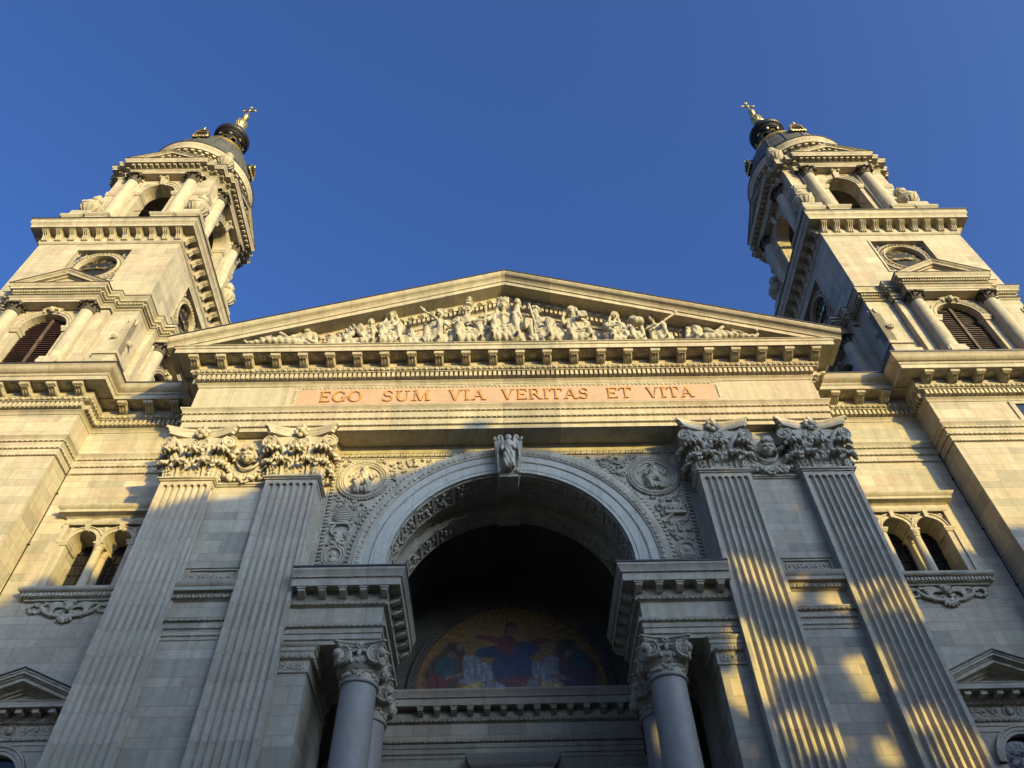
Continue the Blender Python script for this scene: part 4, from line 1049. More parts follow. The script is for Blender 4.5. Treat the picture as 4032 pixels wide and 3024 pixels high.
    for s in (-1, 1): le.extr([(cx, Y-.90, 14.335), (cx+s*2.0, Y-.90, 14.335-m*2.0), (cx+s*2.0, Y-.90, 14.37-m*2.0), (cx, Y-.90, 14.37)], [(cx, Y, 14.335), (cx+s*2.0, Y, 14.335-m*2.0), (cx+s*2.0, Y, 14.37-m*2.0), (cx, Y, 14.37)])
    le.build('lead_edge', LEAD, do)
    dk = MB(); dk.box(cx-.95, cx+.95, Y-.02, Y+.02, 0, 12.2)
    dk.build('dark_doorway', GLASS, do)
    return root
bay = side_bay()
bay['label'] = 'recessed bay with twin-arched window right of the fluted pilasters, lit above and dappled below'
bay['group'] = 'recessed bays beside the front'
bay2 = dup(bay, None, (-14.6, 2.35, 0), None, -1)
bay2['label'] = 'recessed bay with twin-arched window left of the fluted pilasters, capital shadow across its wall'

for sg in (1, -1):
    cb = MB(); cb.tube([(sg*17.05, 2.29, 24.0), (sg*17.03, 2.25, 22.9), (sg*17.05, 2.31, 21.0), (sg*17.04, 2.30, 15.0), (sg*17.05, 2.31, 4.0)], .022, 5)
    for k in range(7): cb.box(sg*17.05-.05, sg*17.05+.05, 2.29, 2.35, 22.0-2.4*k, 22.04-2.4*k)
    tag(cb.build('lightning_cable', IRON, None, (sg*17.05, 2.3, 4.0)), 'thin dark cable running down the corner beside the {} recessed bay'.format('right' if sg > 0 else 'left'), 'cable', 'lightning cables')

# ================================================================ BELL TOWERS (built round the origin, then placed)
TC = (21.0, 5.13)
def corinth(r, z0, h, n=8, sq=None):
    mb = MB(); k = h/.75
    mb.lathe([(r*1.0, z0-.02), (r*1.12, z0), (r*1.12, z0+.04*k), (r*.98, z0+.05*k), (r*.98, z0+.4*k), (r*1.15, z0+.62*k)], n=20)
    for j in range(n):
        a = 2*math.pi*j/n; acanthus(mb, (r*.98*math.cos(a), r*.98*math.sin(a), z0+.04*k), (math.cos(a), math.sin(a)), .32*k, r*.85, .07*k, .10*k, 7, 5)
        a += math.pi/n; acanthus(mb, (r*.98*math.cos(a), r*.98*math.sin(a), z0+.06*k), (math.cos(a), math.sin(a)), .52*k, r*.8, .11*k, .13*k, 7, 5)
    for j in range(4):
        a = math.pi/4+j*math.pi/2; c, s = math.cos(a), math.sin(a)
        volute(mb, (r*1.5*c-s*.06, r*1.5*s+c*.06, z0+.56*k), -s, c, .12*k, .12*k, 1.4)
        mb.tube(bez((r*.95*c, r*.95*s, z0+.25*k), (r*1.1*c, r*1.1*s, z0+.7*k), (r*1.5*c, r*1.5*s, z0+.64*k), 5), .05*k, 5)
        a = j*math.pi/2; mb.ball((r*1.38*math.cos(a), r*1.38*math.sin(a), z0+.68*k), .08*k, 7, 5)
    P = []
    for j in range(4):
        a0 = math.pi/4+j*math.pi/2
        for t in range(7):
            a = a0+math.pi/2*t/6; rr_ = r*1.85*(1-.27*math.sin(math.pi*t/6)); P.append((rr_*math.cos(a), rr_*math.sin(a)))
    mb.pz(P[:], z0+.64*k, z0+.75*k)
    return mb
def ped_band(mb, hw, y, z0, xe, prof, zb, apex, yb):
    """little gable: prof list of (drop0, drop1, out)"""
    m = (apex-zb)/xe
    for d0, d1, q in prof:
        for s in (-1, 1):
            x1 = min(xe, (apex-d1-zb+.02)/m) if d0 > .12 else xe; x0 = min(xe, (apex-d0-zb+.02)/m) if d0 > .12 else xe
            mb.extr([(0, y-q, apex-d1), (s*x1, y-q, apex-m*x1-d1), (s*x0, y-q, apex-m*x0-d0), (0, y-q, apex-d0)], [(0, yb, apex-d1), (s*x1, yb, apex-m*x1-d1), (s*x0, yb, apex-m*x0-d0), (0, yb, apex-d0)])
def square(h): return [(-h, h), (-h, -h), (h, -h), (h, h)]
def four(o, root, sides=(1, 2, 3)):
    for k in sides: dup(o, o.parent, tuple(Matrix.Rotation(k*math.pi/2, 3, 'Z') @ o.location), k*math.pi/2)

def roman(mb, text, ang, r0, r1, y, cz, th=.02):
    gs = [glyph(c) for c in text]; gap = .04; tot = sum(g[0] for g in gs)+gap*(len(gs)-1); h = r1-r0; wd = h*.62*min(1.25, tot); k = wd/tot; x = -wd/2
    A = math.pi/2-ang
    for w_, polys in gs:
        for q, p in enumerate(polys):
            P = []
            for a, b in p:
                lx, lz = x+a*k, r0+b*h
                P.append((lz*math.cos(A)+lx*math.sin(A), cz+lz*math.sin(A)-lx*math.cos(A)))
            mb.py(P, y-th-.0006*(q % 5), y+.005)
        x += (w_+gap)*k

def bell_tower():
    root = thing('bell_tower', 'bell tower', 'bell tower', (0, 0, 0))
    H = 3.85
    # lower body with the main entablature wrapping round
    mb = MB(); mb.box(-H, H, -H, H, 0, 22.805)
    sq = square(H); mb.sweep(sq, main_profile(.005, 'cyma'), closed=True); mb.box(-H+.01, H-.01, -H+.01, H-.01, 22.8, 26.95)
    lb = mb.build('lower_body', ST, root)
    om = MB(); main_ornament(om, [(-H, H), (-H, -H), (H, -H), (H, H)], .005)
    # frieze window
    wf = MB().box(-.65, -.45, -H-.05, -H, 24.1, 25.1).box(.45, .65, -H-.05, -H, 24.1, 25.1).box(-.65, .65, -H-.06, -H, 25.1, 25.25)
    om.build('carved_mouldings', SC, lb)['kind'] = 'stuff'
    put_rosettes(lb, [((k-3)*1.07, -H-.66) for k in range(7)])
    put_brackets(lb, [((k-3.5)*1.07, -H-.37, 0) for k in range(8)]+[(s*(H+.37), (k-3.5)*1.07, s*math.pi/2) for s in (-1, 1) for k in range(1, 7)])
    fw = MB(); fw.box(-.45, .45, -H-.012, -H+.1, 24.1, 25.1); wf.build('frame', SM, fw.build('window', GLASS, lb))
    ed = MB(); ed.sweep(sq, [(1.25, 26.945), (1.36, 26.945), (1.37, 27.02), (0, 27.05)], closed=True); ed.build('lead_edge', LEAD, lb)

    # ---- louvred stage
    h = 3.73
    st = MB(); wy = -h-.3; zs = 31.02
    for x0, x1 in ((-h, -2.5), (2.5, h-.5)): st.box(x0, x1, -h, -h+.5, 26.9, 32.9)
    st.archwall(-2.5, 2.5, 26.9, 32.9, 0, 1.02, zs, 28.0, wy, -h+.5, n=24)
    fy = -4.53; hw = 2.0
    for s in (-1, 1):
        st.box(s*1.40, s*2.06, wy-.10, wy, 27, 32.41); st.box(s*1.36, s*2.08, -h-.95, wy, 27, 28.1)
        xa = s*1.02
        st.sweep([(min(xa, xa+s*.26), wy+.5), (min(xa, xa+s*.26), wy-.02), (max(xa, xa+s*.26), wy-.02), (max(xa, xa+s*.26), wy+.5)], [(0, zs-.34), (.04, zs-.33), (.07, zs-.22), (.09, zs-.14), (.12, zs-.1), (.12, zs-.02), (0, zs)])
        # corner buttress tapering up with discs
        for (x0, x1, z0, z1, t) in ((2.75, h+.16, 27, 28.75, .20), (2.9, h+.14, 28.75, 29.3, .15)):
            st.box(s*x0, s*x1, -h-t, -h+.3+s*.003, z0+s*.004, z1+s*.004)
        st.box(s*2.7, s*(h+.24), -h-.26+s*.002, -h+.3, 28.55+s*.004, 28.8+s*.004); st.box(s*2.86, s*(h+.2), -h-.22+s*.002, -h+.3, 29.2+s*.004, 29.4+s*.004)
        st.extr([(s*3.0, -h-.12, 29.4), (s*(h+.12), -h-.12, 29.4), (s*(h+.12), -h+.3, 29.4), (s*3.0, -h+.3, 29.4)], [(s*3.52, -h-.05, 32.0), (s*(h+.05), -h-.05, 32.0), (s*(h+.05), -h+.3, 32.0), (s*3.52, -h+.3, 32.0)])
        st.tube([(s*3.38, -h-.2, 30.55), (s*3.38, -h, 30.55)], .17, 14); st.ball((s*3.6, -h-.08, 31.9), (.08, .06, .2))
    st.arcs(0, zs, [(1.02, wy), (1.02, wy-.05), (1.1, wy-.05), (1.11, wy-.08), (1.23, wy-.08), (1.25, wy-.11), (1.29, wy-.11), (1.29, wy)], 28)
    pa = [(-hw, -h), (-hw, fy), (hw, fy), (hw, -h)]
    AP = [(-.02, 32.05), (0, 32.05), (0, 32.18), (.03, 32.2), (.03, 32.34), (.07, 32.38), (.11, 32.44), (.11, 32.47), (0, 32.49), (0, 32.72), (.03, 32.73), (.06, 32.78), (.07, 32.92), (.18, 32.94), (.19, 32.95), (.22, 32.96), (.22, 33.1), (.24, 33.12), (.27, 33.2), (.31, 33.26), (.31, 33.3), (-.02, 33.32)]
    up = lambda z: 32.40+(z-32.05)*.92
    AP = [(a, up(z)) for a, z in AP]
    st.sweep(pa, AP); st.box(-hw+.01, hw-.01, fy+.01, wy-.003, 32.40, 33.545); st.dentils(pa, .12, .07, up(32.79), up(32.92), .08, .55)
    pb = [(-2.5, -h+.02), (-2.5, wy), (2.5, wy), (2.5, -h+.02)]
    st.sweep(pb, [(a, b-.004) for a, b in AP]); st.box(-2.49, 2.49, wy+.01, -h+.02, 32.9, 33.54); st.dentils(pb, .12, .07, up(32.79)-.004, up(32.92)-.004, .08, .55)
    ped_band(st, hw, fy, 33.55, hw+.31, ((0, .04, .31), (.04, .10, .29), (.10, .16, .25), (.16, .28, .22), (.28, .36, .08)), 33.55, 34.8, -h)
    st.py([(-1.9, 33.54), (1.9, 33.54), (0, 34.5)], fy+.03, -h)
    sto = st.build('louvred_stage', ST, root)
    le = MB()
    for q, dz in ((pa, 0), (pb, -.004)):
        le.sweep(q, [(.0, up(32.473)+dz), (.135, up(32.473)+dz), (.135, up(32.505)+dz), (0, up(32.52)+dz)]); le.sweep(q, [(.1, 33.553+dz), (.335, 33.553+dz), (.335, 33.59+dz), (.1, 33.6+dz)])
    ped_band(le, hw, fy, 33.55, hw+.34, ((-.035, .002, .34),), 33.55, 34.8, -h)
    le.build('lead_edge', LEAD, sto)
    oc = MB(); rinceau(oc, -1.0, 1.0, 33.62, 34.0, fy+.02, 4, .03, 4); oc.build('gable_carving', SC, sto); oc = MB()
    for k in range(30):
        a = math.pi*(k+.5)/30; oc.ball((1.17*math.cos(a), wy-.08, zs+1.17*math.sin(a)), (.045, .04, .045), 6, 4)
    oc.ball((0, wy-.18, zs+1.2), (.15, .15, .18))
    for s in (-1, 1):
        for k in range(4): oc.tube(bez((s*.1, wy-.13, zs+1.2), (s*(.22+.05*k), wy-.2, zs+1.48-.06*k), (s*(.52-.06*k), wy-.12, zs+1.34-.10*k), 6), .045, 5)
        for k in range(3): oc.ball((s*(.05+.07*k), wy-.19, zs+1.36-.06*k), .065, 6, 5)
    oc.build('winged_head', SC, sto)
    for s in (-1, 1): oc = MB(); flower(oc, (s*3.38, -h-.22, 30.55), .15); oc.build('rosette', SC, sto)
    lo = MB()
    for k in range(30):
        z = 28.0+.148*k; half = 1.02 if z < zs else math.sqrt(max(0, 1.02**2-(z-zs)**2))
        if half < .15: continue
        lo.extr([(-half, -h+.0, z), (half, -h+.0, z), (half, -h+.14, z+.10), (-half, -h+.14, z+.10)], [(-half, -h-.01, z+.03), (half, -h-.01, z+.03), (half, -h+.13, z+.13), (-half, -h+.13, z+.13)])
    lo.box(-1.1, 1.1, -h+.22, -h+.26, 27.9, 32.3)
    loo = lo.build('louvred_window', WOOD, sto)
    mu = MB(); mu.box(-.06, .06, -h-.08, -h-.01, 28, 32.03); mu.box(-.09, .09, -h-.10, -h-.01, 30.3, 30.38); mu.build('mullion', BROWNW, loo)
    four(sto, root)
    # wall cornice of the stage
    wc = MB(); q2 = square(h)
    wc.sweep(q2, [(-.4, 32.4), (.006, 32.4), (.006, up(32.36)), (.05, up(32.38)), (.09, up(32.44)), (.09, up(32.47)), (.006, up(32.485))]+[(max(a, .006) if a > -.01 else a, b+.004) for a, b in AP[9:]], closed=True)
    wc.dentils(q2, .12, .07, up(32.795), up(32.925), .08, .55, closed=True)
    wc.box(-h+.02, h-.02, -h+.6, h-.6, 33.0, 33.55); wc.box(-h+.6, h-.6, -h+.02, h-.02, 33.0, 33.545)
    wco = wc.build('stage_cornice', SM, root)
    le = MB(); le.sweep(q2, [(0, up(32.478)), (.135, up(32.478)), (.135, up(32.51)), (0, up(32.525))], closed=True); le.sweep(q2, [(.0, 33.562), (.335, 33.562), (.335, 33.60), (.0, 33.61)], closed=True)
    le.build('lead_edge', LEAD, wco)
    cs = MB().lathe([(.36, 27.95), (.36, 28.05), (.42, 28.08), (.42, 28.14), (.36, 28.18), (.38, 28.22), (.33, 28.27), (.325, 29.8), (.30, 31.86)], (0, 0, 0), 28)
    cs.box(-.44, .44, -.44, .44, 27.8, 27.97)
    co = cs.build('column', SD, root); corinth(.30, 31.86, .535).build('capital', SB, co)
    base = [co]; co.location = (-1.72, -4.21, 0); base.append(dup(co, root, (1.72, -4.21, 0)))
    for b_ in list(base): four(b_, root)

    # ---- clock stage
    ck = MB(); f0, f1 = 35.45, 38.33
    ck.box(-h, -1.42, -h, -h+.6, 33.3, 39.3); ck.box(1.42, h-.6, -h, -h+.6, 33.3, 39.3); ck.box(-1.42, 1.42, -h, -h+.6, 33.3, f0); ck.box(-1.42, 1.42, -h, -h+.6, f1, 39.3)
    for s in (-1, 1): ck.box(s*1.42, s*1.52, -h-.05, -h+.02, f0-.1, f1+.1)
    ck.box(-1.42, 1.42, -h-.05, -h+.02, f1, f1+.1); ck.box(-1.42, 1.42, -h-.05, -h+.02, f0-.1, f0)
    cko = ck.build('clock_stage', ST, root)
    cz = 37.0; yg = -h+.22; yd = -h+.34
    cl_ = MB(); cl_.py([(1.01*math.cos(2*math.pi*i/48), cz+1.01*math.sin(2*math.pi*i/48)) for i in range(48)], yd, yd+.05)
    clo = cl_.build('clock', DIAL, root, (0, yd, cz))
    sp_ = MB(); sp_.archwall(-1.42, 1.42, cz, f1, 0, 1.05, cz, cz, yg, yg+.1, n=32); sp_.archwall(-1.42, 1.42, -cz, -f0, 0, 1.05, -cz, -cz, yg, yg+.1, n=32); sp_.v = [(x, y, abs(z)) for x, y, z in sp_.v]; sp_.build('enamel_ground', BLUE, clo)
    rg = MB(); rg.arcs(0, cz, [(1.0, yd+.04), (1.0, yg-.08), (1.02, yg-.12), (1.07, yg-.12), (1.09, yg-.03), (1.30, yg-.03), (1.32, yg-.08), (1.36, yg-.08), (1.36, yg+.04)], 64, 0, 360)
    for sx in (-1, 1):
        for sz in (-1, 1):
            c = (sx*1.17, cz+sz*1.17)
            rg.tube([(c[0]+.20*math.cos(a), yg-.02, c[1]+.20*math.sin(a)) for a in (2*math.pi*i/20 for i in range(21))], .028, 6)
    for k in range(36):
        a = 2*math.pi*k/36
        rg.ball((1.215*math.cos(a), yg-.08, cz+1.215*math.sin(a)), (.085, .05, .04), 6, 5, Matrix.Rotation(-a, 3, 'Y'))
        a += math.pi/36; rg.box(1.24*math.cos(a)-.02, 1.24*math.cos(a)+.02, yg-.1, yg-.05, cz+1.24*math.sin(a)-.02, cz+1.24*math.sin(a)+.02)
    rg.build('dial_ring', SC, clo)
    nm = MB()
    for i, t in enumerate(('XII', 'I', 'II', 'III', 'IIII', 'V', 'VI', 'VII', 'VIII', 'IX', 'X', 'XI')): roman(nm, t, 2*math.pi*i/12, .62, .94, yd, cz)
    nm.build('numerals', GOLD, clo)
    for nme, ang, L, wd in (('hour_hand', R(82), .62, .06), ('minute_hand', R(264), .86, .042)):
        hd = MB(); A = math.pi/2-ang; dx, dz = math.cos(A), math.sin(A)
        yq = yd-.08 if 'h' == nme[0] else yd-.12
        P = lambda t, w_: (t*dx-w_*dz, cz+t*dz+w_*dx)
        hd.py([P(-.16, wd), P(-.16, -wd), P(.3*L, -wd*.7), P(.62*L, -wd*2.4), P(.72*L, -wd*.8), P(L, 0), P(.72*L, wd*.8), P(.62*L, wd*2.4), P(.3*L, wd*.7)], yq, yq+.03)
        hd.ball((0, yq, cz), .06, 8, 5); hd.build(nme, GOLD, clo)
    four(cko, root); four(clo, root)

    # ---- bracketed cornice
    tc = MB()
    tc.sweep(q2, [(-.3, 39.0), (.006, 39.0), (.03, 39.01), (.06, 39.06), (.09, 39.10), (.09, 39.2), (.06, 39.22), (.06, 39.86), (.60, 39.86), (.60, 39.83), (.62, 39.83), (.62, 40.04), (.64, 40.06), (.66, 40.14), (.72, 40.2), (.72, 40.42), (.75, 40.44), (.75, 40.5), (-.3, 40.53)], closed=True)
    tco = tc.build('bracket_cornice', SM, root)
    kp = MB(); kp.px([(0, 0), (0, -.60), (-.04, -.60), (-.10, -.55), (-.13, -.45), (-.16, -.3), (-.25, -.2), (-.40, -.13), (-.46, -.10), (-.46, 0)], -.16, .16); kp.box(-.2, .2, -.50, 0, -.06, 0)
    for x in (-.1, 0, .1): kp.tube([(x, -.07, -.58), (x, -.15, -.42), (x, -.2, -.27), (x, -.42, -.14)], .04, 5)
    kb = kp.build('bracket', SC, tco); kb.location = (-3.55, -h-.06, 39.86); ks_ = [kb]
    for k in range(1, 11):
        c = kb.copy(); col.objects.link(c); c.parent = tco; c.location = (-3.55+.71*k, -h-.06, 39.86); ks_.append(c)
    for c0_ in list(ks_):
        for j in (1, 3):
            c = c0_.copy(); col.objects.link(c); c.parent = tco; c.location = Matrix.Rotation(j*math.pi/2, 3, 'Z') @ c0_.location; c.rotation_euler = (0, 0, j*math.pi/2)
    ed = MB(); ed.sweep(q2, [(.68, 40.502), (.79, 40.502), (.80, 40.56), (0, 40.60)], closed=True); ed.build('lead_edge', LEAD, tco)

    # ---- belfry
    b = 3.05; bf = MB()
    bf.archwall(-b, b-.8, 40.4, 48.0, 0, .97, 46.35, 41.6, -b, -b+.8, n=24)
    for s in (-1, 1):
        bf.box(s*1.3, s*2.25, -b-.14, -b, 41.6, 48.0)
        for (x0, x1, yf) in ((1.22, 2.42, -3.85), (2.66, 3.75, -3.80)):
            bf.box(s*x0, s*x1, yf, -2.2, 40.5, 42.0); bf.sweep([(min(s*x0, s*x1), -2.4), (min(s*x0, s*x1), yf), (max(s*x0, s*x1), yf), (max(s*x0, s*x1), -2.4)], [(0, 41.98), (.04, 42.0), (.09, 42.08), (.11, 42.1), (.11, 42.2), (0, 42.22)]); bf.box(s*x0, s*x1, yf, -2.2, 42.0, 42.215)
        bf.box(s*2.62, s*3.68, -3.66, -2.5, 42.2, 43.0+s*.004)
        xa = s*.97
        bf.sweep([(xa-(.30 if s < 0 else 0), -b+.7), (xa-(.30 if s < 0 else 0), -b-.02), (xa+(.30 if s > 0 else 0), -b-.02), (xa+(.30 if s > 0 else 0), -b+.7)], [(0, 45.95), (.05, 45.98), (.08, 46.1), (.12, 46.16), (.12, 46.3), (0, 46.33)])
        bf.sweep([(s*2.25 if s > 0 else -b, -b), (b if s > 0 else -2.25, -b)], [(0, 45.95), (.05, 45.98), (.08, 46.1), (.12, 46.16), (.12, 46.3), (0, 46.33)])
    bf.arcs(0, 46.35, [(.97, -b), (.97, -b-.05), (1.1, -b-.05), (1.11, -b-.09), (1.24, -b-.09), (1.26, -b-.13), (1.30, -b-.13), (1.30, -b)], 28)
    bf.extr([(-.15, -b-.12, 47.25), (.15, -b-.12, 47.25), (.15, -b, 47.25), (-.15, -b, 47.25)], [(-.22, -b-.32, 47.95), (.22, -b-.32, 47.95), (.22, -b, 47.95), (-.22, -b, 47.95)])
    for s in (-1, 1): bf.tube([(s*.2-.06, -b-.3, 47.85), (s*.2+.06, -b-.3, 47.85)], .11, 8)
    bh, by = 2.1, -3.54
    pc = [(-bh, -b), (-bh, by), (bh, by), (bh, -b)]
    BP = [(-.02, 48.0), (0, 48.0), (0, 48.12), (.03, 48.14), (.03, 48.24), (.07, 48.27), (.10, 48.32), (.10, 48.34), (0, 48.36), (0, 48.48), (.08, 48.5), (.10, 48.52), (.10, 48.72), (.42, 48.72), (.42, 48.69), (.44, 48.69), (.44, 48.84), (.46, 48.86), (.49, 48.94), (.53, 49.0), (.53, 49.06), (-.02, 49.08)]
    bf.sweep(pc, BP); bf.box(-bh+.01, bh-.01, by+.01, -b, 48.0, 49.06); bf.dentils(pc, .36, .10, 48.53, 48.71, .24, .48)
    ped_band(bf, bh, by, 49.06, bh+.53, ((0, .06, .53), (.06, .13, .48), (.13, .30, .44), (.30, .36, .10)), 49.06, 50.35, -b+.5)
    for s in (-1, 1):
        for k in range(5):
            x = .18+k*.36; z = 50.35-(1.29/2.63)*x-.44
            if z > 49.1: bf.box(s*x-.08, s*x+.08, by-.34, by-.05, z-.06, z+.13)
    bf.py([(-2.2, 49.05), (2.2, 49.05), (0, 50.0)], by+.03, -b+.6)
    bfo = bf.build('belfry_stage', ST, root)
    le = MB(); le.sweep(pc, [(.3, 49.072), (.56, 49.072), (.56, 49.11), (.3, 49.12)]); ped_band(le, bh, by, 49.06, bh+.56, ((-.035, .002, .56),), 49.06, 50.35, -b+.5); le.build('lead_edge', LEAD, bfo)
    four(bfo, root)
    bc = MB(); q3 = square(b)
    bc.sweep(q3, [(max(a, .006) if a > -.01 else a, z+.004) for a, z in BP], closed=True); bc.dentils(q3, .36, .10, 48.534, 48.714, .24, .48, closed=True)
    for s in (-1, 1):
        pj = [(s*2.55-.01*0, -b), (s*2.55, -b)]
    pj = [(-2.5, -b+.02), (-2.5, -b-.28), (2.5, -b-.28), (2.5, -b+.02)]
    for k in range(4):
        mk = bc.mark(); bc.sweep(pj, [(a, z-.004) for a, z in BP]); bc.dentils(pj, .36, .10, 48.526, 48.706, .24, .48); bc.xf(mk, Matrix.Rotation(k*math.pi/2, 4, 'Z'))
    bc.box(-b+.02, b-.02, -b+.02, b-.02, 48.9, 49.07); bc.box(-b+.05, b-.05, -b+.05, b-.05, 49.0, 49.9); [bc.box(sx*2.7, sx*3.35, sy*2.7, sy*3.35, 49.05, 49.6) for sx in (-1, 1) for sy in (-1, 1)]
    bco = bc.build('belfry_cornice', SM, root)
    le = MB(); le.sweep(q3, [(.0, 49.082), (.56, 49.082), (.56, 49.12), (.0, 49.13)], closed=True); le.build('lead_edge', LEAD, bco)
    ic = MB(); ic.box(-b+.8, b-.8, -b+.8, b-.8, 47.6, 47.7); ic.build('ceiling', BELL, root)
    ic = MB(); ic.box(-b+.1, b-.1, -b+.1, b-.1, 40.45, 40.9); ic.build('floor', BELL, root)
    ic = MB(); ic.lathe([(.35, 44.6), (.62, 44.65), (.60, 44.8), (.45, 45.3), (.36, 45.7), (.2, 45.85)], (0, 0, 0), 20); ic.box(-2.2, 2.2, -.12, .12, 45.85, 46.1)
    ic.build('bell', BELL, root)
    for k in range(4): pass
    rs = MB()
    for z in (43.4, 44.6): rs.box(-.97, .97, -b+.3, -b+.33, z, z+.03)
    rso = rs.build('railing', IRON, root); four(rso, root)
    cs = MB().lathe([(.44, 42.2), (.44, 42.28), (.50, 42.3), (.50, 42.4), (.43, 42.44), (.45, 42.5), (.40, 42.56), (.39, 44.5), (.345, 47.25)], (0, 0, 0), 28); cs.box(-.5, .5, -.5, .5, 42.1, 42.225)
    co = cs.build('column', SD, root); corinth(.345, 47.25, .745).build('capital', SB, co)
    base = [co]; co.location = (-1.8, -3.19, 0); base.append(dup(co, root, (1.8, -3.19, 0)))
    for b_ in list(base): four(b_, root)

    # ---- drum, dome and lantern
    dr = MB(); dr.lathe([(3.0, 49.3), (3.0, 49.6), (2.92, 49.7), (2.92, 51.6), (2.96, 51.7), (3.0, 51.75), (3.0, 51.95), (3.1, 52.0), (3.1, 52.32), (3.36, 52.32), (3.36, 52.29), (3.38, 52.29), (3.38, 52.55), (3.40, 52.6), (3.44, 52.7), (3.5, 52.8), (3.5, 52.92), (3.0, 53.0)], (0, 0, 0), 72)
    for k in range(44):
        a = 2*math.pi*k/44; c, s = math.cos(a), math.sin(a); dr.obox(3.1*c, 3.1*s, (-s, c), (c, s), .2, -.02, .20, 52.08, 52.31)
    dr.build('drum', ST, root)
    dl = MB(); dl.lathe([(3.44, 52.925), (3.54, 52.925), (3.55, 53.0), (3.0, 53.06)], (0, 0, 0), 72); dl.build('lead_edge', LEAD, root)
    dm = MB(); prof = [(3.02, 53.0), (3.05, 53.3), (3.02, 53.9), (2.9, 54.8), (2.68, 55.7), (2.36, 56.55), (1.98, 57.3), (1.62, 57.9), (1.45, 58.15)]
    dm.lathe(prof, (0, 0, 0), 64)
    for k in range(16):
        a = 2*math.pi*k/16; dm.tube([((r+.015)*math.cos(a), (r+.015)*math.sin(a), z) for r, z in prof], .045, 5)
    for j, (r, z) in enumerate(((3.03, 54.0), (2.85, 55.0), (2.5, 56.2), (2.1, 57.1))): dm.lathe([(r+.005, z-.02), (r+.02, z), (r-.015, z+.03)], (0, 0, 0), 64, cap=False)
    dmo = dm.build('dome', COPPER, root)
    do_ = MB(); y, z = -2.72, 55.5
    do_.box(-.48, .48, y-.18, y+.5, z-.35, z+.35); do_.tube([(0, y-.18, z+.35), (0, y+.3, z+.35)], .40, 16)
    do_.build('dome_dormer', BLACKM, dmo, (0, y, z))
    dg = MB()
    for k in range(9): dg.ball((-.44+.11*k, y-.24, z-.32+.06*(k % 2)), (.10, .08, .09), 7, 5)
    dg.arcs(0, z+.33, [(.36, y-.26), (.46, y-.26), (.46, y-.16), (.36, y-.16)], 16)
    for s in (-1, 1): dg.box(s*.36, s*.47, y-.25, y-.15, z-.3, z+.38); dg.ball((s*.5, y-.2, z-.1), (.09, .08, .2))
    dg.ball((0, y-.2, z+.92), (.10, .10, .14)); dg.ball((0, y-.2, z+1.12), .06); dg.box(-.5, .5, y-.26, y-.16, z+.34, z+.42)
    g1 = dg.build('dormer_gilding', GOLD, dmo, (0, y, z))
    d1 = [c for c in dmo.children if c.name.startswith('dome_dormer')][0]
    for o in (d1, g1):
        for k in (1, 2, 3): dup(o, dmo, tuple(Matrix.Rotation(k*math.pi/2, 3, 'Z') @ o.location), k*math.pi/2)
    gr = MB(); gr.lathe([(1.5, 58.05), (1.62, 58.06), (1.70, 58.14), (1.70, 58.24), (1.62, 58.32), (1.45, 58.36), (1.3, 58.4)], (0, 0, 0), 48)
    for k in range(16):
        a = 2*math.pi*k/16; gr.ball((1.55*math.cos(a), 1.55*math.sin(a), 57.98), (.08, .08, .12), 6, 4)
    gr.build('gilded_ring', GOLD, root)
    la = MB(); la.lathe([(1.25, 58.35), (1.25, 58.7), (.7, 58.72), (.62, 58.8), (.62, 60.6), (1.0, 60.62), (1.0, 60.75), (1.10, 60.8), (1.12, 60.95), (1.20, 61.02), (1.22, 61.2), (1.32, 61.3), (1.34, 61.4), (1.34, 61.48), (1.15, 61.6), (1.0, 61.9), (.7, 62.6), (.5, 63.3), (.40, 63.7)], (0, 0, 0), 48)
    for k in range(8):
        a = math.pi/8+2*math.pi*k/8; c, s = math.cos(a), math.sin(a)
        la.obox(.86*c, .86*s, (-s, c), (c, s), .26, -.3, .16, 58.7, 60.65); la.obox(.86*c, .86*s, (-s, c), (c, s), .34, -.3, .2, 60.3, 60.65)
        a = 2*math.pi*k/8; c, s = math.cos(a), math.sin(a)
        la.obox(.86*c, .86*s, (-s, c), (c, s), .44, -.1, .02, 60.25, 60.65)
    for k in range(48):
        a = 2*math.pi*k/48; c, s = math.cos(a), math.sin(a); la.obox(1.22*c, 1.22*s, (-s, c), (c, s), .08, 0, .09, 61.04, 61.16)
    lao = la.build('lantern', BLACKM, root)
    lg = MB()
    for k in range(8):
        a = 2*math.pi*k/8; c, s = math.cos(a), math.sin(a)
        mk = lg.mark(); lg.arcs(0, 60.05, [(.20, -.90), (.26, -.90), (.26, -.84), (.20, -.84)], 10); lg.box(-.26, -.20, -.9, -.84, 59, 60.05); lg.box(.20, .26, -.9, -.84, 59, 60.05); lg.box(-.3, .3, -.92, -.82, 60.4, 60.46); lg.xf(mk, Matrix.Rotation(a, 4, 'Z'))
        a += math.pi/8; lg.ball((1.02*math.cos(a), 1.02*math.sin(a), 60.5), (.12, .12, .12), 7, 5); lg.ball((1.02*math.cos(a), 1.02*math.sin(a), 58.8), (.1, .1, .12), 7, 5)
    lg.build('lantern_gilding', GOLD, lao)
    fi = MB(); fi.lathe([(.48, 63.4), (.52, 63.5), (.42, 63.65), (.22, 63.85), (.20, 63.95), (.28, 64.1), (.36, 64.35), (.40, 64.65), (.37, 64.85), (.28, 64.95), (.16, 65.1), (.11, 65.35), (.11, 65.5), (.2, 65.6), (.22, 65.66), (.14, 65.75), (.22, 65.9), (.27, 66.1), (.23, 66.3), (.14, 66.42), (.08, 66.55), (.06, 66.75)], (0, 0, 0), 24)
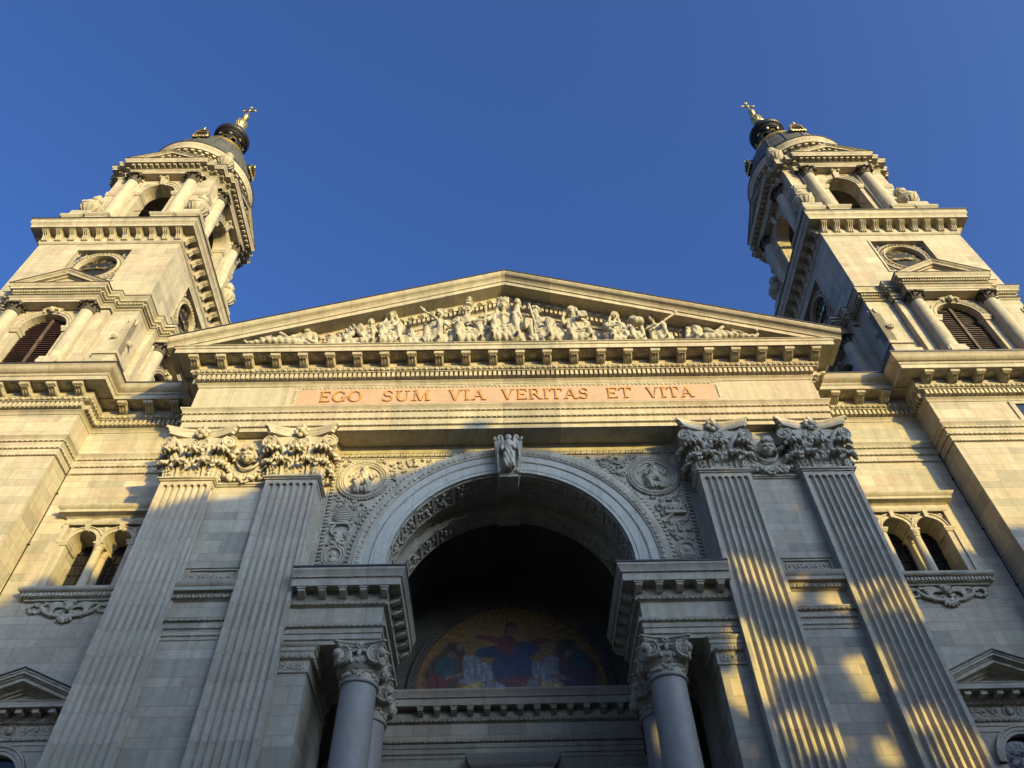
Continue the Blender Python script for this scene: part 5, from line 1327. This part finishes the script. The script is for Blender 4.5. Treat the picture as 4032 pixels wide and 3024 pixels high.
    for k in range(10):
        a = 2*math.pi*k/10; fi.tube([(r*math.cos(a), r*math.sin(a), z) for r, z in ((.29, 64.1), (.38, 64.35), (.42, 64.65), (.39, 64.85))], .045, 5)
    fio = fi.build('finial', GOLD, root)
    cr = MB(); cr.box(-.055, .055, -.055, .055, 66.7, 68.1); cr.box(-.46, .46, -.05, .05, 67.36, 67.48)
    for x, z in ((-.46, 67.42), (.46, 67.42), (0, 68.1)):
        cr.ball((x, 0, z), .09, 8, 6)
        for dx, dz in ((.08, .07), (-.08, .07), (.08, -.07), (-.08, -.07)): cr.ball((x+dx, 0, z+dz), .06, 6, 4)
    cr.ball((0, 0, 67.42), .11, 8, 6)
    cr.build('cross', GOLD, fio)
    return root
tower = bell_tower()
tower.location = (TC[0], TC[1], 0)
tower['label'] = 'bell tower right of the gable, its inner side in shade, spire with lantern and cross'; tower['group'] = 'bell towers'
tower2 = dup(tower, None, (-TC[0]+.0, TC[1], 0))
tower2['label'] = 'bell tower left of the gable, its inner side in sunlight, spire with lantern and cross'

# ---- stone urns standing on the towers
def urn():
    root = thing('stone_urn', 'urn', 'urn', (0, 0, 0))
    mb = MB(); mb.box(-.38, .38, -.38, .38, 0, .14)
    mb.lathe([(.30, .12), (.26, .2), (.18, .28), (.22, .34), (.46, .46), (.62, .68), (.66, .85), (.60, 1.02), (.42, 1.14), (.24, 1.22), (.2, 1.32), (.26, 1.40), (.36, 1.44), (.36, 1.5), (.25, 1.54)], (0, 0, 0), 24)
    for k in range(14):
        a = 2*math.pi*k/14; mb.tube([(r*math.cos(a), r*math.sin(a), z) for r, z in ((.24, .35), (.46, .47), (.62, .68))], .05, 5)
    for k in range(4):
        a = math.pi/4+k*math.pi/2; c, s = math.cos(a), math.sin(a)
        mb.ball((.58*c, .58*s, .98), (.12, .12, .12), 8, 6); mb.tube(bez((.6*c, .6*s, .92), (.80*c, .80*s, 1.18), (.36*c, .36*s, 1.16), 6), .055, 6)
        a2 = a+math.pi/4; mb.tube([(.62*math.cos(a+t*math.pi/2), .62*math.sin(a+t*math.pi/2), 0.92-.16*math.sin(math.pi*t)) for t in (i/6 for i in range(7))], .06, 6)
    mb.build('body', SW, root)
    fm = MB(); fm.lathe([(.28, 1.48), (.34, 1.56), (.36, 1.66), (.26, 1.74), (.2, 1.78)], (0, 0, 0), 14)
    rd = random.Random(3)
    for k in range(9):
        a = k*2.4; fm.tube(bez((.16*math.cos(a), .16*math.sin(a), 1.72), (.24*math.cos(a+.8), .24*math.sin(a+.8), 1.9), (.05*math.cos(a), .05*math.sin(a), 2.0+.12*rd.random()), 5), [.08, .08, .07, .05, .03, .015], 5)
    fm.build('flame', SW, root)
    return root
u0 = urn()
side_words = {1: 'right', -1: 'left'}
first = True
for s in (1, -1):
    for (x, y, z, k, txt) in ((-3.1, -3.12, 43.0, .95, 'stone urn on the inner front corner below the belfry of the {} tower'), (3.15, -3.12, 43.0, .95, 'stone urn on the outer front corner below the belfry of the {} tower'),
                              (-3.2, 3.15, 43.0, .95, 'stone urn on the inner back corner of the {} tower, against the sky'), (-3.0, -3.0, 49.6, .85, 'smaller stone urn perched right under the dome of the {} tower')):
        u = u0 if first else dup(u0, None)
        first = False
        u.location = (s*(TC[0]+x), TC[1]+y, z); u.scale = (k, k, k*1.38)
        u['label'] = txt.format(side_words[s]); u['group'] = 'urns on the bell towers'

# ================================================================ STATUES IN THE GABLE
ZB = 26.98
def body(mb, x, zb, zt, yaw=0, lean=0.0, head=(0, 0), wide=1.0, hood=False, hair=.03, beard=False, crown=None, arms=(('lap',), ('lap',)), y=-.55, knee=.5, kneel=False, turn=0.0):
    """blocks out a draped seated figure between base zb and top of head zt"""
    H = zt-zb; s = H/2.92
    def P(a, b, c): return (x+s*(a*math.cos(yaw)-b*math.sin(yaw)), y+s*(a*math.sin(yaw)+b*math.cos(yaw))*.8, zb+s*c)
    hx = lean+head[0]
    c = P(hx, -.12+head[1], 2.62); fx, fy = math.sin(turn), -math.cos(turn); cp, sp__ = math.cos(.5), math.sin(.5)
    def F(q, d, dz):
        d, dz = d*cp+dz*sp__, dz*cp-d*sp__
        return (c[0]+s*(q*math.cos(turn)+d*fx), c[1]+s*(d*fy+q*math.sin(turn)), c[2]+s*dz)
    mb.ball(c, (.185*s, .21*s, .26*s), 14, 10)
    mb.cap(F(0, .20, .03), F(0, .27, -.06), .035*s, .05*s, 8); mb.ball(F(0, .16, -.17), (.10*s, .08*s, .07*s)); mb.cap(F(-.06, .20, -.135), F(.06, .20, -.135), .03*s, .03*s, 6)
    for q in (-1, 1): mb.cap(F(q*.04, .205, .075), F(q*.13, .16, .06), .03*s, .03*s, 6); mb.ball(F(q*.10, .14, -.06), .075*s)
    if hood:
        mb.ball(F(0, -.06, .05), (.25*s, .22*s, .29*s), 14, 10)
        for k in range(9):
            a = math.pi*k/8; mb.ball(F(.23*math.cos(a), .08, .02+.25*math.sin(a)), .055*s, 8, 6)
        for q in (-1, 1): mb.cap(F(q*.22, -.02, 0), P(lean+q*.34, .0, 1.98), .07*s, .12*s)
    else:
        mb.ball(F(0, -.06, .08), (.21*s, .2*s, .22*s), 12, 9)
        rd = random.Random(int(x*100))
        for k in range(16):
            a = math.pi*(-.1+1.2*k/15); mb.ball(F(.215*math.cos(a), .03+rd.uniform(-.12, .10), .06+.215*math.sin(a)), (.055+hair*.7)*s, 7, 5)
    if beard:
        for k in range(5): mb.cap(F(-.09+.045*k, .15, -.16), F(-.07+.035*k, .2, -.36-.05*(k == 2)), .05*s, .035*s, 7)
    if crown == 'tall':
        for rr_, zz in ((.265, .20), (.20, .28), (.25, .36), (.19, .44), (.14, .50)): mb.ball(F(0, 0, zz), (rr_*s, rr_*s, .065*s))
        mb.cap(F(0, 0, .5), F(0, 0, .74), .045*s, .045*s, 6); mb.cap(F(-.10, 0, .66), F(.10, 0, .66), .045*s, .045*s, 6)
    if crown == 'points':
        for k in range(9):
            a = math.pi*k/8; mb.cap(F(.22*math.cos(a), .12*math.sin(a), .22), F(.24*math.cos(a), .14*math.sin(a), .36+.05*(k % 2)), .05*s, .035*s, 6)
        mb.ball(F(0, 0, .2), (.23*s, .22*s, .07*s))
    mb.cap(P(hx*.85, -.08+head[1]*.6, 2.42), P(lean, 0, 2.12), .10*s, .13*s)
    mb.cap(P(lean-.2*wide, .0, 1.92), P(lean+.2*wide, .0, 1.92), .21*s, .21*s); mb.cap(P(lean*.9, .02, 1.80), P(lean*.3, .05, 1.1), .35*s*wide, .36*s*wide)
    for q in (-1, 1): mb.ball(P(lean+q*.40*wide, .0, 2.0), .155*s); mb.ball(P(lean*.9+q*.13, -.2, 1.8), (.14*s, .10*s, .13*s))
    # belt and crossing folds of the robe
    for q in (-1, 1):
        for k in range(3): mb.cap(P(lean+q*(.12+.13*k)*wide, -.16, 2.05-.03*k), P(lean*.5+q*(-.05+.25*k)*wide, -.26, 1.25-.05*k), .075*s, .11*s, 8)
        mb.cap(P(lean+q*.25*wide, .08, 2.02), P(lean+q*.52*wide, .05, 1.75), .2*s, .2*s)
    for q in (-1, 1):
        kz = .95+(knee if q > 0 else 0)*.45
        kx = .40*wide
        if kneel: kz = .55
        mb.cap(P(lean*.2+q*.2, .0, .85), P(q*kx, -.62, kz), .24*s, .19*s); mb.cap(P(q*kx, -.62, kz), P(q*kx*1.1, -.55, .12), .185*s, .12*s)
        mb.cap(P(q*kx*1.1, -.60, .08), P(q*kx*1.2, -.88, .05), .09*s, .06*s)
        mb.cap(P(lean*.5+q*.36*wide, .12, 1.7), P(q*.62*wide, .1, .1), .11*s, .17*s); mb.cap(P(q*.5*wide, -.1, .9), P(q*.68*wide, -.25, .05), .10*s, .12*s)
    n = 8
    for k in range(n):
        t = k/(n-1); kk = .95+(knee*.45*t); kk = .55 if kneel else kk
        mb.cap(P((-.36+.72*t)*wide, -.50-.12*math.sin(math.pi*t*3), kk-.12-.30*math.sin(math.pi*t)), P((-.46+.92*t)*wide+.06*math.sin(k*2.3), -.60, .06), .065*s, .085*s, 7)
    mb.cap(P(-.5*wide, -.1, .35), P(.5*wide, -.1, .35), .30*s, .30*s)
    for k in range(3): mb.cap(P((-.26+.26*k)*wide, -.36, (.5 if kneel else .78)), P((-.3+.3*k)*wide, -.42, .1), .22*s, .24*s, 8)
    for k in range(2): mb.tube([P((-.45+.9*t)*wide, -.62-.03*k, .80-.22*k-.18*math.sin(math.pi*t)+knee*.3*t) for t in (i/6 for i in range(7))], .06*s, 6)
    for q, a in zip((-1, 1), arms):
        sh = (lean+q*.43*wide, -.02, 1.98)
        if a[0] == 'lap': el = (lean*.6+q*.56*wide, -.16, 1.38); ha = (q*.14, -.60, 1.22)
        elif a[0] == 'chest': el = (lean+q*.56*wide, -.22, 1.45); ha = (lean+q*.06, -.42, 1.72)
        elif a[0] == 'up': el = (lean+q*.66, -.30, 1.52); ha = (lean+q*.60, -.52, 2.10)
        elif a[0] == 'out': el = (lean+q*.68, -.25, 1.55); ha = (lean+q*.96, -.45, 1.5)
        elif a[0] == 'knee': el = (lean+q*.60, -.3, 1.45); ha = (q*.42, -.74, 1.22)
        mb.cap(P(*sh), P(*el), .135*s, .11*s); mb.cap(P(*el), P(*ha), .105*s, .065*s); mb.ball(P(*ha), (.075*s, .07*s, .08*s))
        for f_ in range(4): mb.cap(P(ha[0]-q*.03*f_, ha[1]-.05, ha[2]+.04-.03*f_), P(ha[0]-q*(.03*f_+.09), ha[1]-.11, ha[2]+.0-.03*f_), .026*s, .02*s, 6)
    mb.box(x-.45*s*wide, x+.45*s*wide, y-.1, y+.35, 26.69, zb+.1)
    return P, s
def stick(mb, a, b, r=.045): mb.cap(a, b, r, r, 8)
def finish(mb, name, label, x):
    o = sculpt(mb, name, SW, None, .022, 0, .014, 26, (x, -.48, 26.69), 29.0)
    return tag(o, label, 'statue', 'stone figures in the gable')
def recliner(mb, x, d, y, zt, beard):
    """figure lying along the ledge, feet toward side d"""
    z = 27.2; k = zt-z
    def Q(a, b, c): return (x+d*a, y+b, z+c)
    mb.cap(Q(.05, 0, .0), Q(.0, -.03, .62*k*.9), .27, .24); mb.cap(Q(-.24, -.02, .68*k*.86), Q(.24, -.02, .68*k*.86), .13, .13)
    h = (x-d*.0, y-.10, zt-.27); mb.ball(h, (.175, .2, .25), 14, 10); mb.ball((h[0], h[1]+.06, h[2]+.08), (.20, .19, .2)); mb.cap((h[0], h[1]-.2, h[2]+.03), (h[0], h[1]-.26, h[2]-.06), .03, .045, 7)
    for q in range(12):
        a = math.pi*(-.1+1.2*q/11); mb.ball((h[0]+.2*math.cos(a), h[1]-.02, h[2]+.06+.2*math.sin(a)), .07 if beard else .055, 7, 5)
    for q in (-1, 1): mb.cap((h[0]+q*.04, h[1]-.2, h[2]+.07), (h[0]+q*.13, h[1]-.15, h[2]+.06), .03, .03, 6); mb.ball((h[0]+q*.1, h[1]-.13, h[2]-.06), .07)
    if beard:
        for q in range(5): mb.cap((h[0]-.09+.045*q, h[1]-.14, h[2]-.15), (h[0]-.07+.035*q, h[1]-.2, h[2]-.36), .05, .035, 7)
    mb.ball((h[0], h[1]-.15, h[2]-.16), (.09, .07, .07))
    mb.cap((h[0], y-.04, h[2]-.2), (x, y, h[2]-.42), .1, .13)
    mb.cap(Q(-.3, 0, .6*k), Q(-.5, -.15, .05), .12, .10); mb.cap(Q(-.5, -.15, .05), Q(-.2, -.42, .02), .09, .07)
    mb.cap(Q(.28, -.05, .6*k), Q(.62, -.28, .25), .12, .09); mb.cap(Q(.62, -.28, .25), Q(.95, -.38, .45), .085, .065); mb.ball(Q(.98, -.38, .5), (.09, .07, .09))
    mb.cap(Q(.1, -.05, .05), Q(1.05, -.18, .28), .22, .19); mb.cap(Q(1.05, -.18, .28), Q(1.75, -.16, .02), .17, .12); mb.cap(Q(.2, -.25, -.05), Q(1.3, -.34, .0), .2, .17); mb.cap(Q(1.3, -.34, .0), Q(2.2, -.32, -.08), .14, .085); mb.cap(Q(2.2, -.32, -.08), Q(2.38, -.32, .1), .075, .05)
    for q in range(5): mb.tube([Q(.15+.28*q+.45*t, -.40-.02*q, .14-.22*t+.05*math.sin(q*2)) for t in (0, .33, .66, 1)], .04, 6)
    mb.box(min(x-d*.5, x+d*1.9), max(x-d*.5, x+d*1.9), y-.12, y+.3, 26.69, z-.1)
# reclining bearded man, legs toward the corner
mb = MB(); Y = -.5
recliner(mb, -8.2, -1, Y, 28.55, True)
finish(mb, 'statue', 'bearded reclining stone figure at the left end of the gable, legs stretched to the corner', -8.4)
# stooping figure with bowed head
mb = MB()
mb.cap((-6.95, -.5, 27.35), (-6.45, -.5, 28.05), .26, .24); mb.cap((-6.45, -.5, 28.05), (-6.1, -.62, 28.2), .22, .17); mb.ball((-5.98, -.80, 28.05), (.17, .19, .22)); mb.ball((-6.0, -.74, 28.13), (.2, .19, .18))
mb.cap((-6.2, -.65, 28.1), (-6.0, -.9, 27.6), .12, .09); mb.cap((-6.0, -.9, 27.6), (-5.85, -1.0, 27.3), .09, .07); mb.cap((-6.8, -.7, 27.35), (-6.3, -.9, 27.5), .18, .15); mb.cap((-6.3, -.9, 27.5), (-6.5, -.95, 27.15), .14, .1)
for k in range(6): mb.tube([(-7.0+.14*k+.25*t, -.72-.05*k, 27.6+.1*k-.4*t) for t in (0, .5, 1)], .05, 6)
mb.cap((-7.2, -.8, 27.3), (-6.95, -.85, 27.3), .12, .12); mb.box(-7.2, -5.9, -.9, -.2, 26.69, 27.3)
finish(mb, 'statue', 'crouched stone figure bending low beside the winged child in the gable', -6.45)
# winged child
mb = MB(); body(mb, -5.62, ZB+.05, 28.75, 0, 0, (0, 0), .85, hair=.04, arms=(('chest',), ('chest',)), y=-.62)
for q in (-1, 1):
    for k in range(4): mb.cap((-5.68+q*(.18+.03*k), -.35, 28.2), (-5.68+q*(.30+.09*k), -.3, 29.1-.18*k), .07, .05)
finish(mb, 'statue', 'small winged stone child with raised wing tips next to the hooded woman', -5.68)
mb = MB(); body(mb, -4.75, ZB, 29.42, .1, -.05, (-.06, 0), 1.0, True, arms=(('chest',), ('lap',)), turn=-.2)
finish(mb, 'statue', 'hooded stone woman with a hand on her breast, left half of the gable', -4.72)
mb = MB(); P, s = body(mb, -2.86, ZB, 29.4, -.25, .10, (.05, 0), .85, hair=.03, arms=(('knee',), ('lap',)), knee=1.0, turn=.2)
stick(mb, (-3.45, -1.0, 29.0), (-2.25, -1.05, 27.7), .045); mb.cap((-3.45, -1.0, 29.0), (-3.6, -1.0, 29.25), .10, .05)
for k in range(5): mb.cap((-3.8, -.9, 27.2), (-4.0+.12*k, -.9, 27.85-.1*abs(k-2)), .05, .025)
mb.box(-3.9, -3.4, -.95, -.5, 26.69, 27.25)
finish(mb, 'statue', 'young bare-headed stone figure holding a feathered shaft, left of the king', -2.86)
mb = MB(); P, s = body(mb, -1.58, ZB, 29.72, .12, -.05, (-.02, 0), 1.1, beard=True, crown='tall', arms=(('lap',), ('lap',)), knee=.1, turn=.35)
stick(mb, (-2.15, -1.05, 27.95), (-.95, -1.1, 28.15), .05)
for q, (a, b) in ((-1, (-2.0, -2.25)), (1, (-1.2, -.9))):
    for k in range(3): mb.cap((a+.07*k*q, -.5, 29.0), (b-.05*k*q, -.65, 27.7), .08, .10)
finish(mb, 'statue', 'bearded stone king in a tall crown, left of the central queen', -1.58)
mb = MB(); P, s = body(mb, -.04, ZB+.05, 30.02, 0, -.03, (-.03, 0), 1.05, True, crown='points', arms=(('out',), ('chest',)), knee=.35)
stick(mb, (-.88, -1.0, 27.9), (-.82, -.95, 29.2), .05); mb.ball((-.88, -1.0, 28.1), .11); mb.box(-.95, .95, -.3, .1, 26.7, 28.6)
mb.ball((.50, -.95, 29.55), (.16, .18, .2)); mb.ball((.50, -1.12, 29.53), .045); mb.ball((.50, -1.08, 29.42), (.07, .05, .04)); mb.cap((.42, -1.10, 29.62), (.58, -1.10, 29.62), .03, .03, 6); mb.ball((.43, -1.06, 29.5), .06); mb.ball((.57, -1.06, 29.5), .06); mb.ball((.50, -.88, 29.62), (.18, .17, .16)); mb.cap((.5, -.9, 29.25), (.44, -.9, 28.75), .15, .17); mb.cap((.34, -1.0, 28.7), (.42, -1.1, 28.3), .10, .08); mb.cap((.55, -1.0, 28.7), (.62, -1.1, 28.3), .10, .08); mb.cap((.6, -.95, 29.25), (.74, -1.05, 28.98), .07, .055); mb.cap((.5, -.92, 29.38), (.5, -.9, 29.2), .07, .09)
finish(mb, 'statue', 'crowned stone queen with a child on her lap at the centre of the gable', 0)
mb = MB(); P, s = body(mb, 1.60, ZB, 29.6, -.35, -.18, (-.16, -.05), 1.0, hair=.06, beard=True, arms=(('up',), ('lap',)), knee=.5, turn=-.6)
stick(mb, (1.0, -1.05, 29.3), (1.25, -1.1, 27.4), .045)
for k in range(4): mb.cap((1.85+.06*k, -.45, 29.0-.08*k), (2.15+.07*k, -.6, 27.4), .09, .12)
finish(mb, 'statue', 'curly-haired stone man leaning on a rod, right of the central queen', 1.56)
mb = MB(); P, s = body(mb, 3.02, ZB, 29.5, 0, -.10, (-.10, 0), 1.0, hair=.05, beard=True, arms=(('up',), ('chest',)), kneel=True, turn=-.3)
mb.box(2.98, 3.38, -1.08, -.96, 28.35, 28.75)
finish(mb, 'statue', 'bearded stone man raising an open hand and holding a book in the gable', 3.0)
mb = MB(); P, s = body(mb, 4.55, ZB, 29.15, .15, .02, (.03, 0), .95, True, arms=(('lap',), ('chest',)), kneel=True, turn=.3)
finish(mb, 'statue', 'kneeling hooded stone woman left of the child with a basket', 4.55)
mb = MB(); P, s = body(mb, 5.36, ZB+.05, 28.78, 0, 0, (0, 0), .8, hair=.05, arms=(('lap',), ('lap',)), y=-.6)
mb.ball((5.38, -1.12, 27.85), (.30, .22, .18)) 
for k in range(8): mb.ball((5.16+.062*k, -1.14, 28.02+.03*(k % 2)), .07)
finish(mb, 'statue', 'stone child carrying a round basket between two larger figures', 5.33)
mb = MB(); P, s = body(mb, 6.35, ZB, 28.92, -.3, -.16, (-.08, 0), 1.0, hair=.05, arms=(('knee',), ('chest',)), knee=.9, turn=.3)
stick(mb, (5.95, -1.08, 27.4), (7.2, -.95, 28.75), .05); mb.cap((7.1, -.96, 28.66), (7.3, -.95, 28.9), .11, .09)
finish(mb, 'statue', 'seated stone youth holding a long oar aslant across the chest', 6.35)
mb = MB()
recliner(mb, 7.9, 1, Y, 28.75, False)
stick(mb, (8.5, Y-.5, 29.0), (10.2, Y-.45, 27.35), .045); stick(mb, (8.92, Y-.45, 28.1), (8.86, Y-.45, 29.1), .05); stick(mb, (8.70, Y-.45, 28.78), (9.05, Y-.45, 28.82), .045)
finish(mb, 'statue', 'reclining stone figure with a cross and staff at the right end of the gable', 8.1)
# ================================================================ THE SQUARE BEHIND THE VIEWER
g = MB(); g.box(-600, 600, -600, 600, -.5, 0)
tag(g.build('plaza_ground', PAVE, None, (0, 0, 0)), None, None, None, 'structure')
DX, DZ, DY = 30.78, 7.03, -39.4     # a point (u,v) of the shadow line on the front lies this far off toward the sun
def town_house(name, label, prof, depth=6, drop=4.0, seed=1):
    root = thing(name, label, 'building', (prof[len(prof)//2][0]+DX, DY, 0))
    mb = MB(); F = [(u+DX, v+DZ) for u, v in prof]
    x0, x1 = F[0][0], F[-1][0]; e = min(z for x, z in F)-2.5
    mb.box(x0+.05, x1-.05, DY-depth, DY-.05, 0, e)
    wo = mb.build('wall', PLASTER, root)
    rf = MB(); P = [(x0, e-.1)]+F+[(x1, e-.1)]
    n = len(P); rf.extr([(x, DY, z) for x, z in P], [(x, DY-depth, max(e-.2, z-drop)) if 0 < i < n-1 else (x, DY-depth, z) for i, (x, z) in enumerate(P)])
    rf.build('roof', ROOFT, root)
    w0 = MB(); w0.box(-.6, .6, -.05, .08, 0, 2.0); w0.box(-.75, .75, -.05, .2, -.15, -.01); w0.box(-.75, .75, -.05, .15, 2.01, 2.2)
    o0 = None; cnt = 0
    nx = max(1, int((x1-x0)/3.2))
    for k in range(min(nx, 9)):
        for f in range(5):
            if o0 is None: o0 = w0.build('window', GLASS, root, (0, 0, 0)); o = o0
            else: o = o0.copy(); col.objects.link(o); o.parent = root
            o.location = (x0+1.8+3.2*k-root.location.x, 0, 2.5+4.0*f)
    return root
town_house('apartment_house', 'long low ochre house far left across the square, flat ridged roof', [(-48, 17.1), (-15.2, 17.3)])
town_house('gabled_house', 'tall ochre house across the square with a long sloping roof and chimney', [(-15.1, 17.4), (-14.2, 18.5), (-12.8, 19.0), (-11.8, 19.25), (-10.9, 19.6), (-10.0, 19.9), (-9.0, 20.0), (-8.5, 20.4), (-5.6, 20.8), (-4.5, 21.1), (-3.5, 21.6), (-2.5, 21.9), (-1.35, 22.4), (-.1, 22.78), (1.9, 22.78), (3.2, 22.45), (5.3, 22.45)])
cmn = MB(); x = -.62+DX; cmn.box(x-.2, x+.2, DY-1.0, DY-.4, 28.5, 30.1); cmn.box(x-.26, x+.26, DY-1.1, DY-.3, 30.05, 30.25)
co_ = cmn.build('chimney', PLASTER, None, (x, DY, 30))
gh = bpy.data.objects['gabled_house']; co_.parent = gh; co_.location = (x-gh.location.x, 0, 30)
town_house('corner_house', 'ochre corner house far right across the square behind the added trees', [(18.8, 18.95), (70, 18.95)])
SPOTS = [(7.1, 16.7, .25), (7.4, 16.4, .3), (7.8, 15.95, .34), (8.2, 15.35, .3), (9.05, 15.75, .26), (9.3, 15.5, .2), (10.15, 15.35, .36), (10.45, 15.05, .36), (10.9, 15.3, .36), (11.4, 15.55, .34), (11.75, 15.2, .36), (11.95, 14.8, .25),  # crown gaps for sun spots that stand in for window reflections
         (6.65, 14.2, .26), (6.8, 13.8, .34), (7.1, 13.4, .42), (7.6, 13.35, .45), (8.1, 13.3, .34), (6.2, 12.8, .28), (6.6, 12.4, .36), (10.05, 13.05, .42), (10.1, 12.7, .34), (9.3, 11.0, .30), (9.8, 10.9, .30), (7.45, 11.25, .40), (8.0, 11.0, .34),
         (11.0, 11.4, .34), (10.6, 11.5, .25), (11.25, 10.5, .50), (11.5, 10.9, .36), (15.6, 15.1, .34), (15.8, 14.8, .36), (16.5, 14.35, .34), (16.9, 14.2, .3), (16.2, 12.3, .4), (16.0, 11.8, .3), (17.3, 12.2, .3)]
T38 = math.tan(R(SUN_AZ)); K8 = math.tan(R(SUN_EL))/math.cos(R(SUN_AZ))
def added_tree(name, label, u0, u1, top, trunk, seed, n):  # invented unseen tree that blocks the sun, crown cut open at the spots
    DY = -31.5; rd = random.Random(seed); xc = (u0+u1)/2-DY*T38
    root = thing(name, label, 'added tree', (xc, DY, 0))
    tr = MB(); tr.tube([(xc, DY, 0), (xc+.1, DY, 5), (xc-.1, DY, 11), (xc+.2, DY, 17), (xc, DY, top+3)], [.55, .45, .36, .26, .1], 10)
    for k in range(14):
        a = rd.uniform(0, 6.28); z = rd.uniform(7, top+2); L = rd.uniform(1.5, (u1-u0)*.42)
        tr.tube(bez((xc, DY, z), (xc+L*.6*math.cos(a), DY+.6*L*math.sin(a)*.5, z+1.0), (xc+L*math.cos(a), DY+L*math.sin(a)*.5, z+2.2), 5), [.2, .16, .12, .09, .06, .03], 6)
    tr.build('trunk', BARK, root)
    lf = MB(); cnt = 0
    while cnt < n:
        u = rd.uniform(u0, u1); v = rd.uniform(-2.0, top); d = rd.uniform(-2.2, 2.2)
        if v > top-.35 and rd.random() < .4: continue
        Yq = DY+d; X = u-Yq*T38*1.0; Z = v-Yq*K8
        cnt += 1
        if any((u-a)**2+(v-b)**2 < (r+.20)**2 for a, b, r in SPOTS): continue
        c = Vector((X, Yq, Z)); s = rd.uniform(.22, .36)
        n1 = Vector((rd.gauss(0, 1)+.6, rd.gauss(0, 1)-.8, rd.gauss(0, 1))).normalized(); t = n1.orthogonal().normalized(); b = n1.cross(t)
        lf.add([c-t*s*1.2, c-b*s*.6, c+t*s*1.2, c+b*s*.6], [(0, 1, 2, 3)])
    lf.build('crown', LEAF, root, smooth=0)
    return root
added_tree('added_tall_tree', 'added unseen tall tree, gaps cut in its crown to throw sun spots', 4.9, 13.4, 22.45, 1, 21, 15000)
added_tree('added_lower_tree', 'added unseen shorter tree, gaps cut in its crown to throw sun spots', 13.2, 19.4, 18.85, 1, 22, 10000)
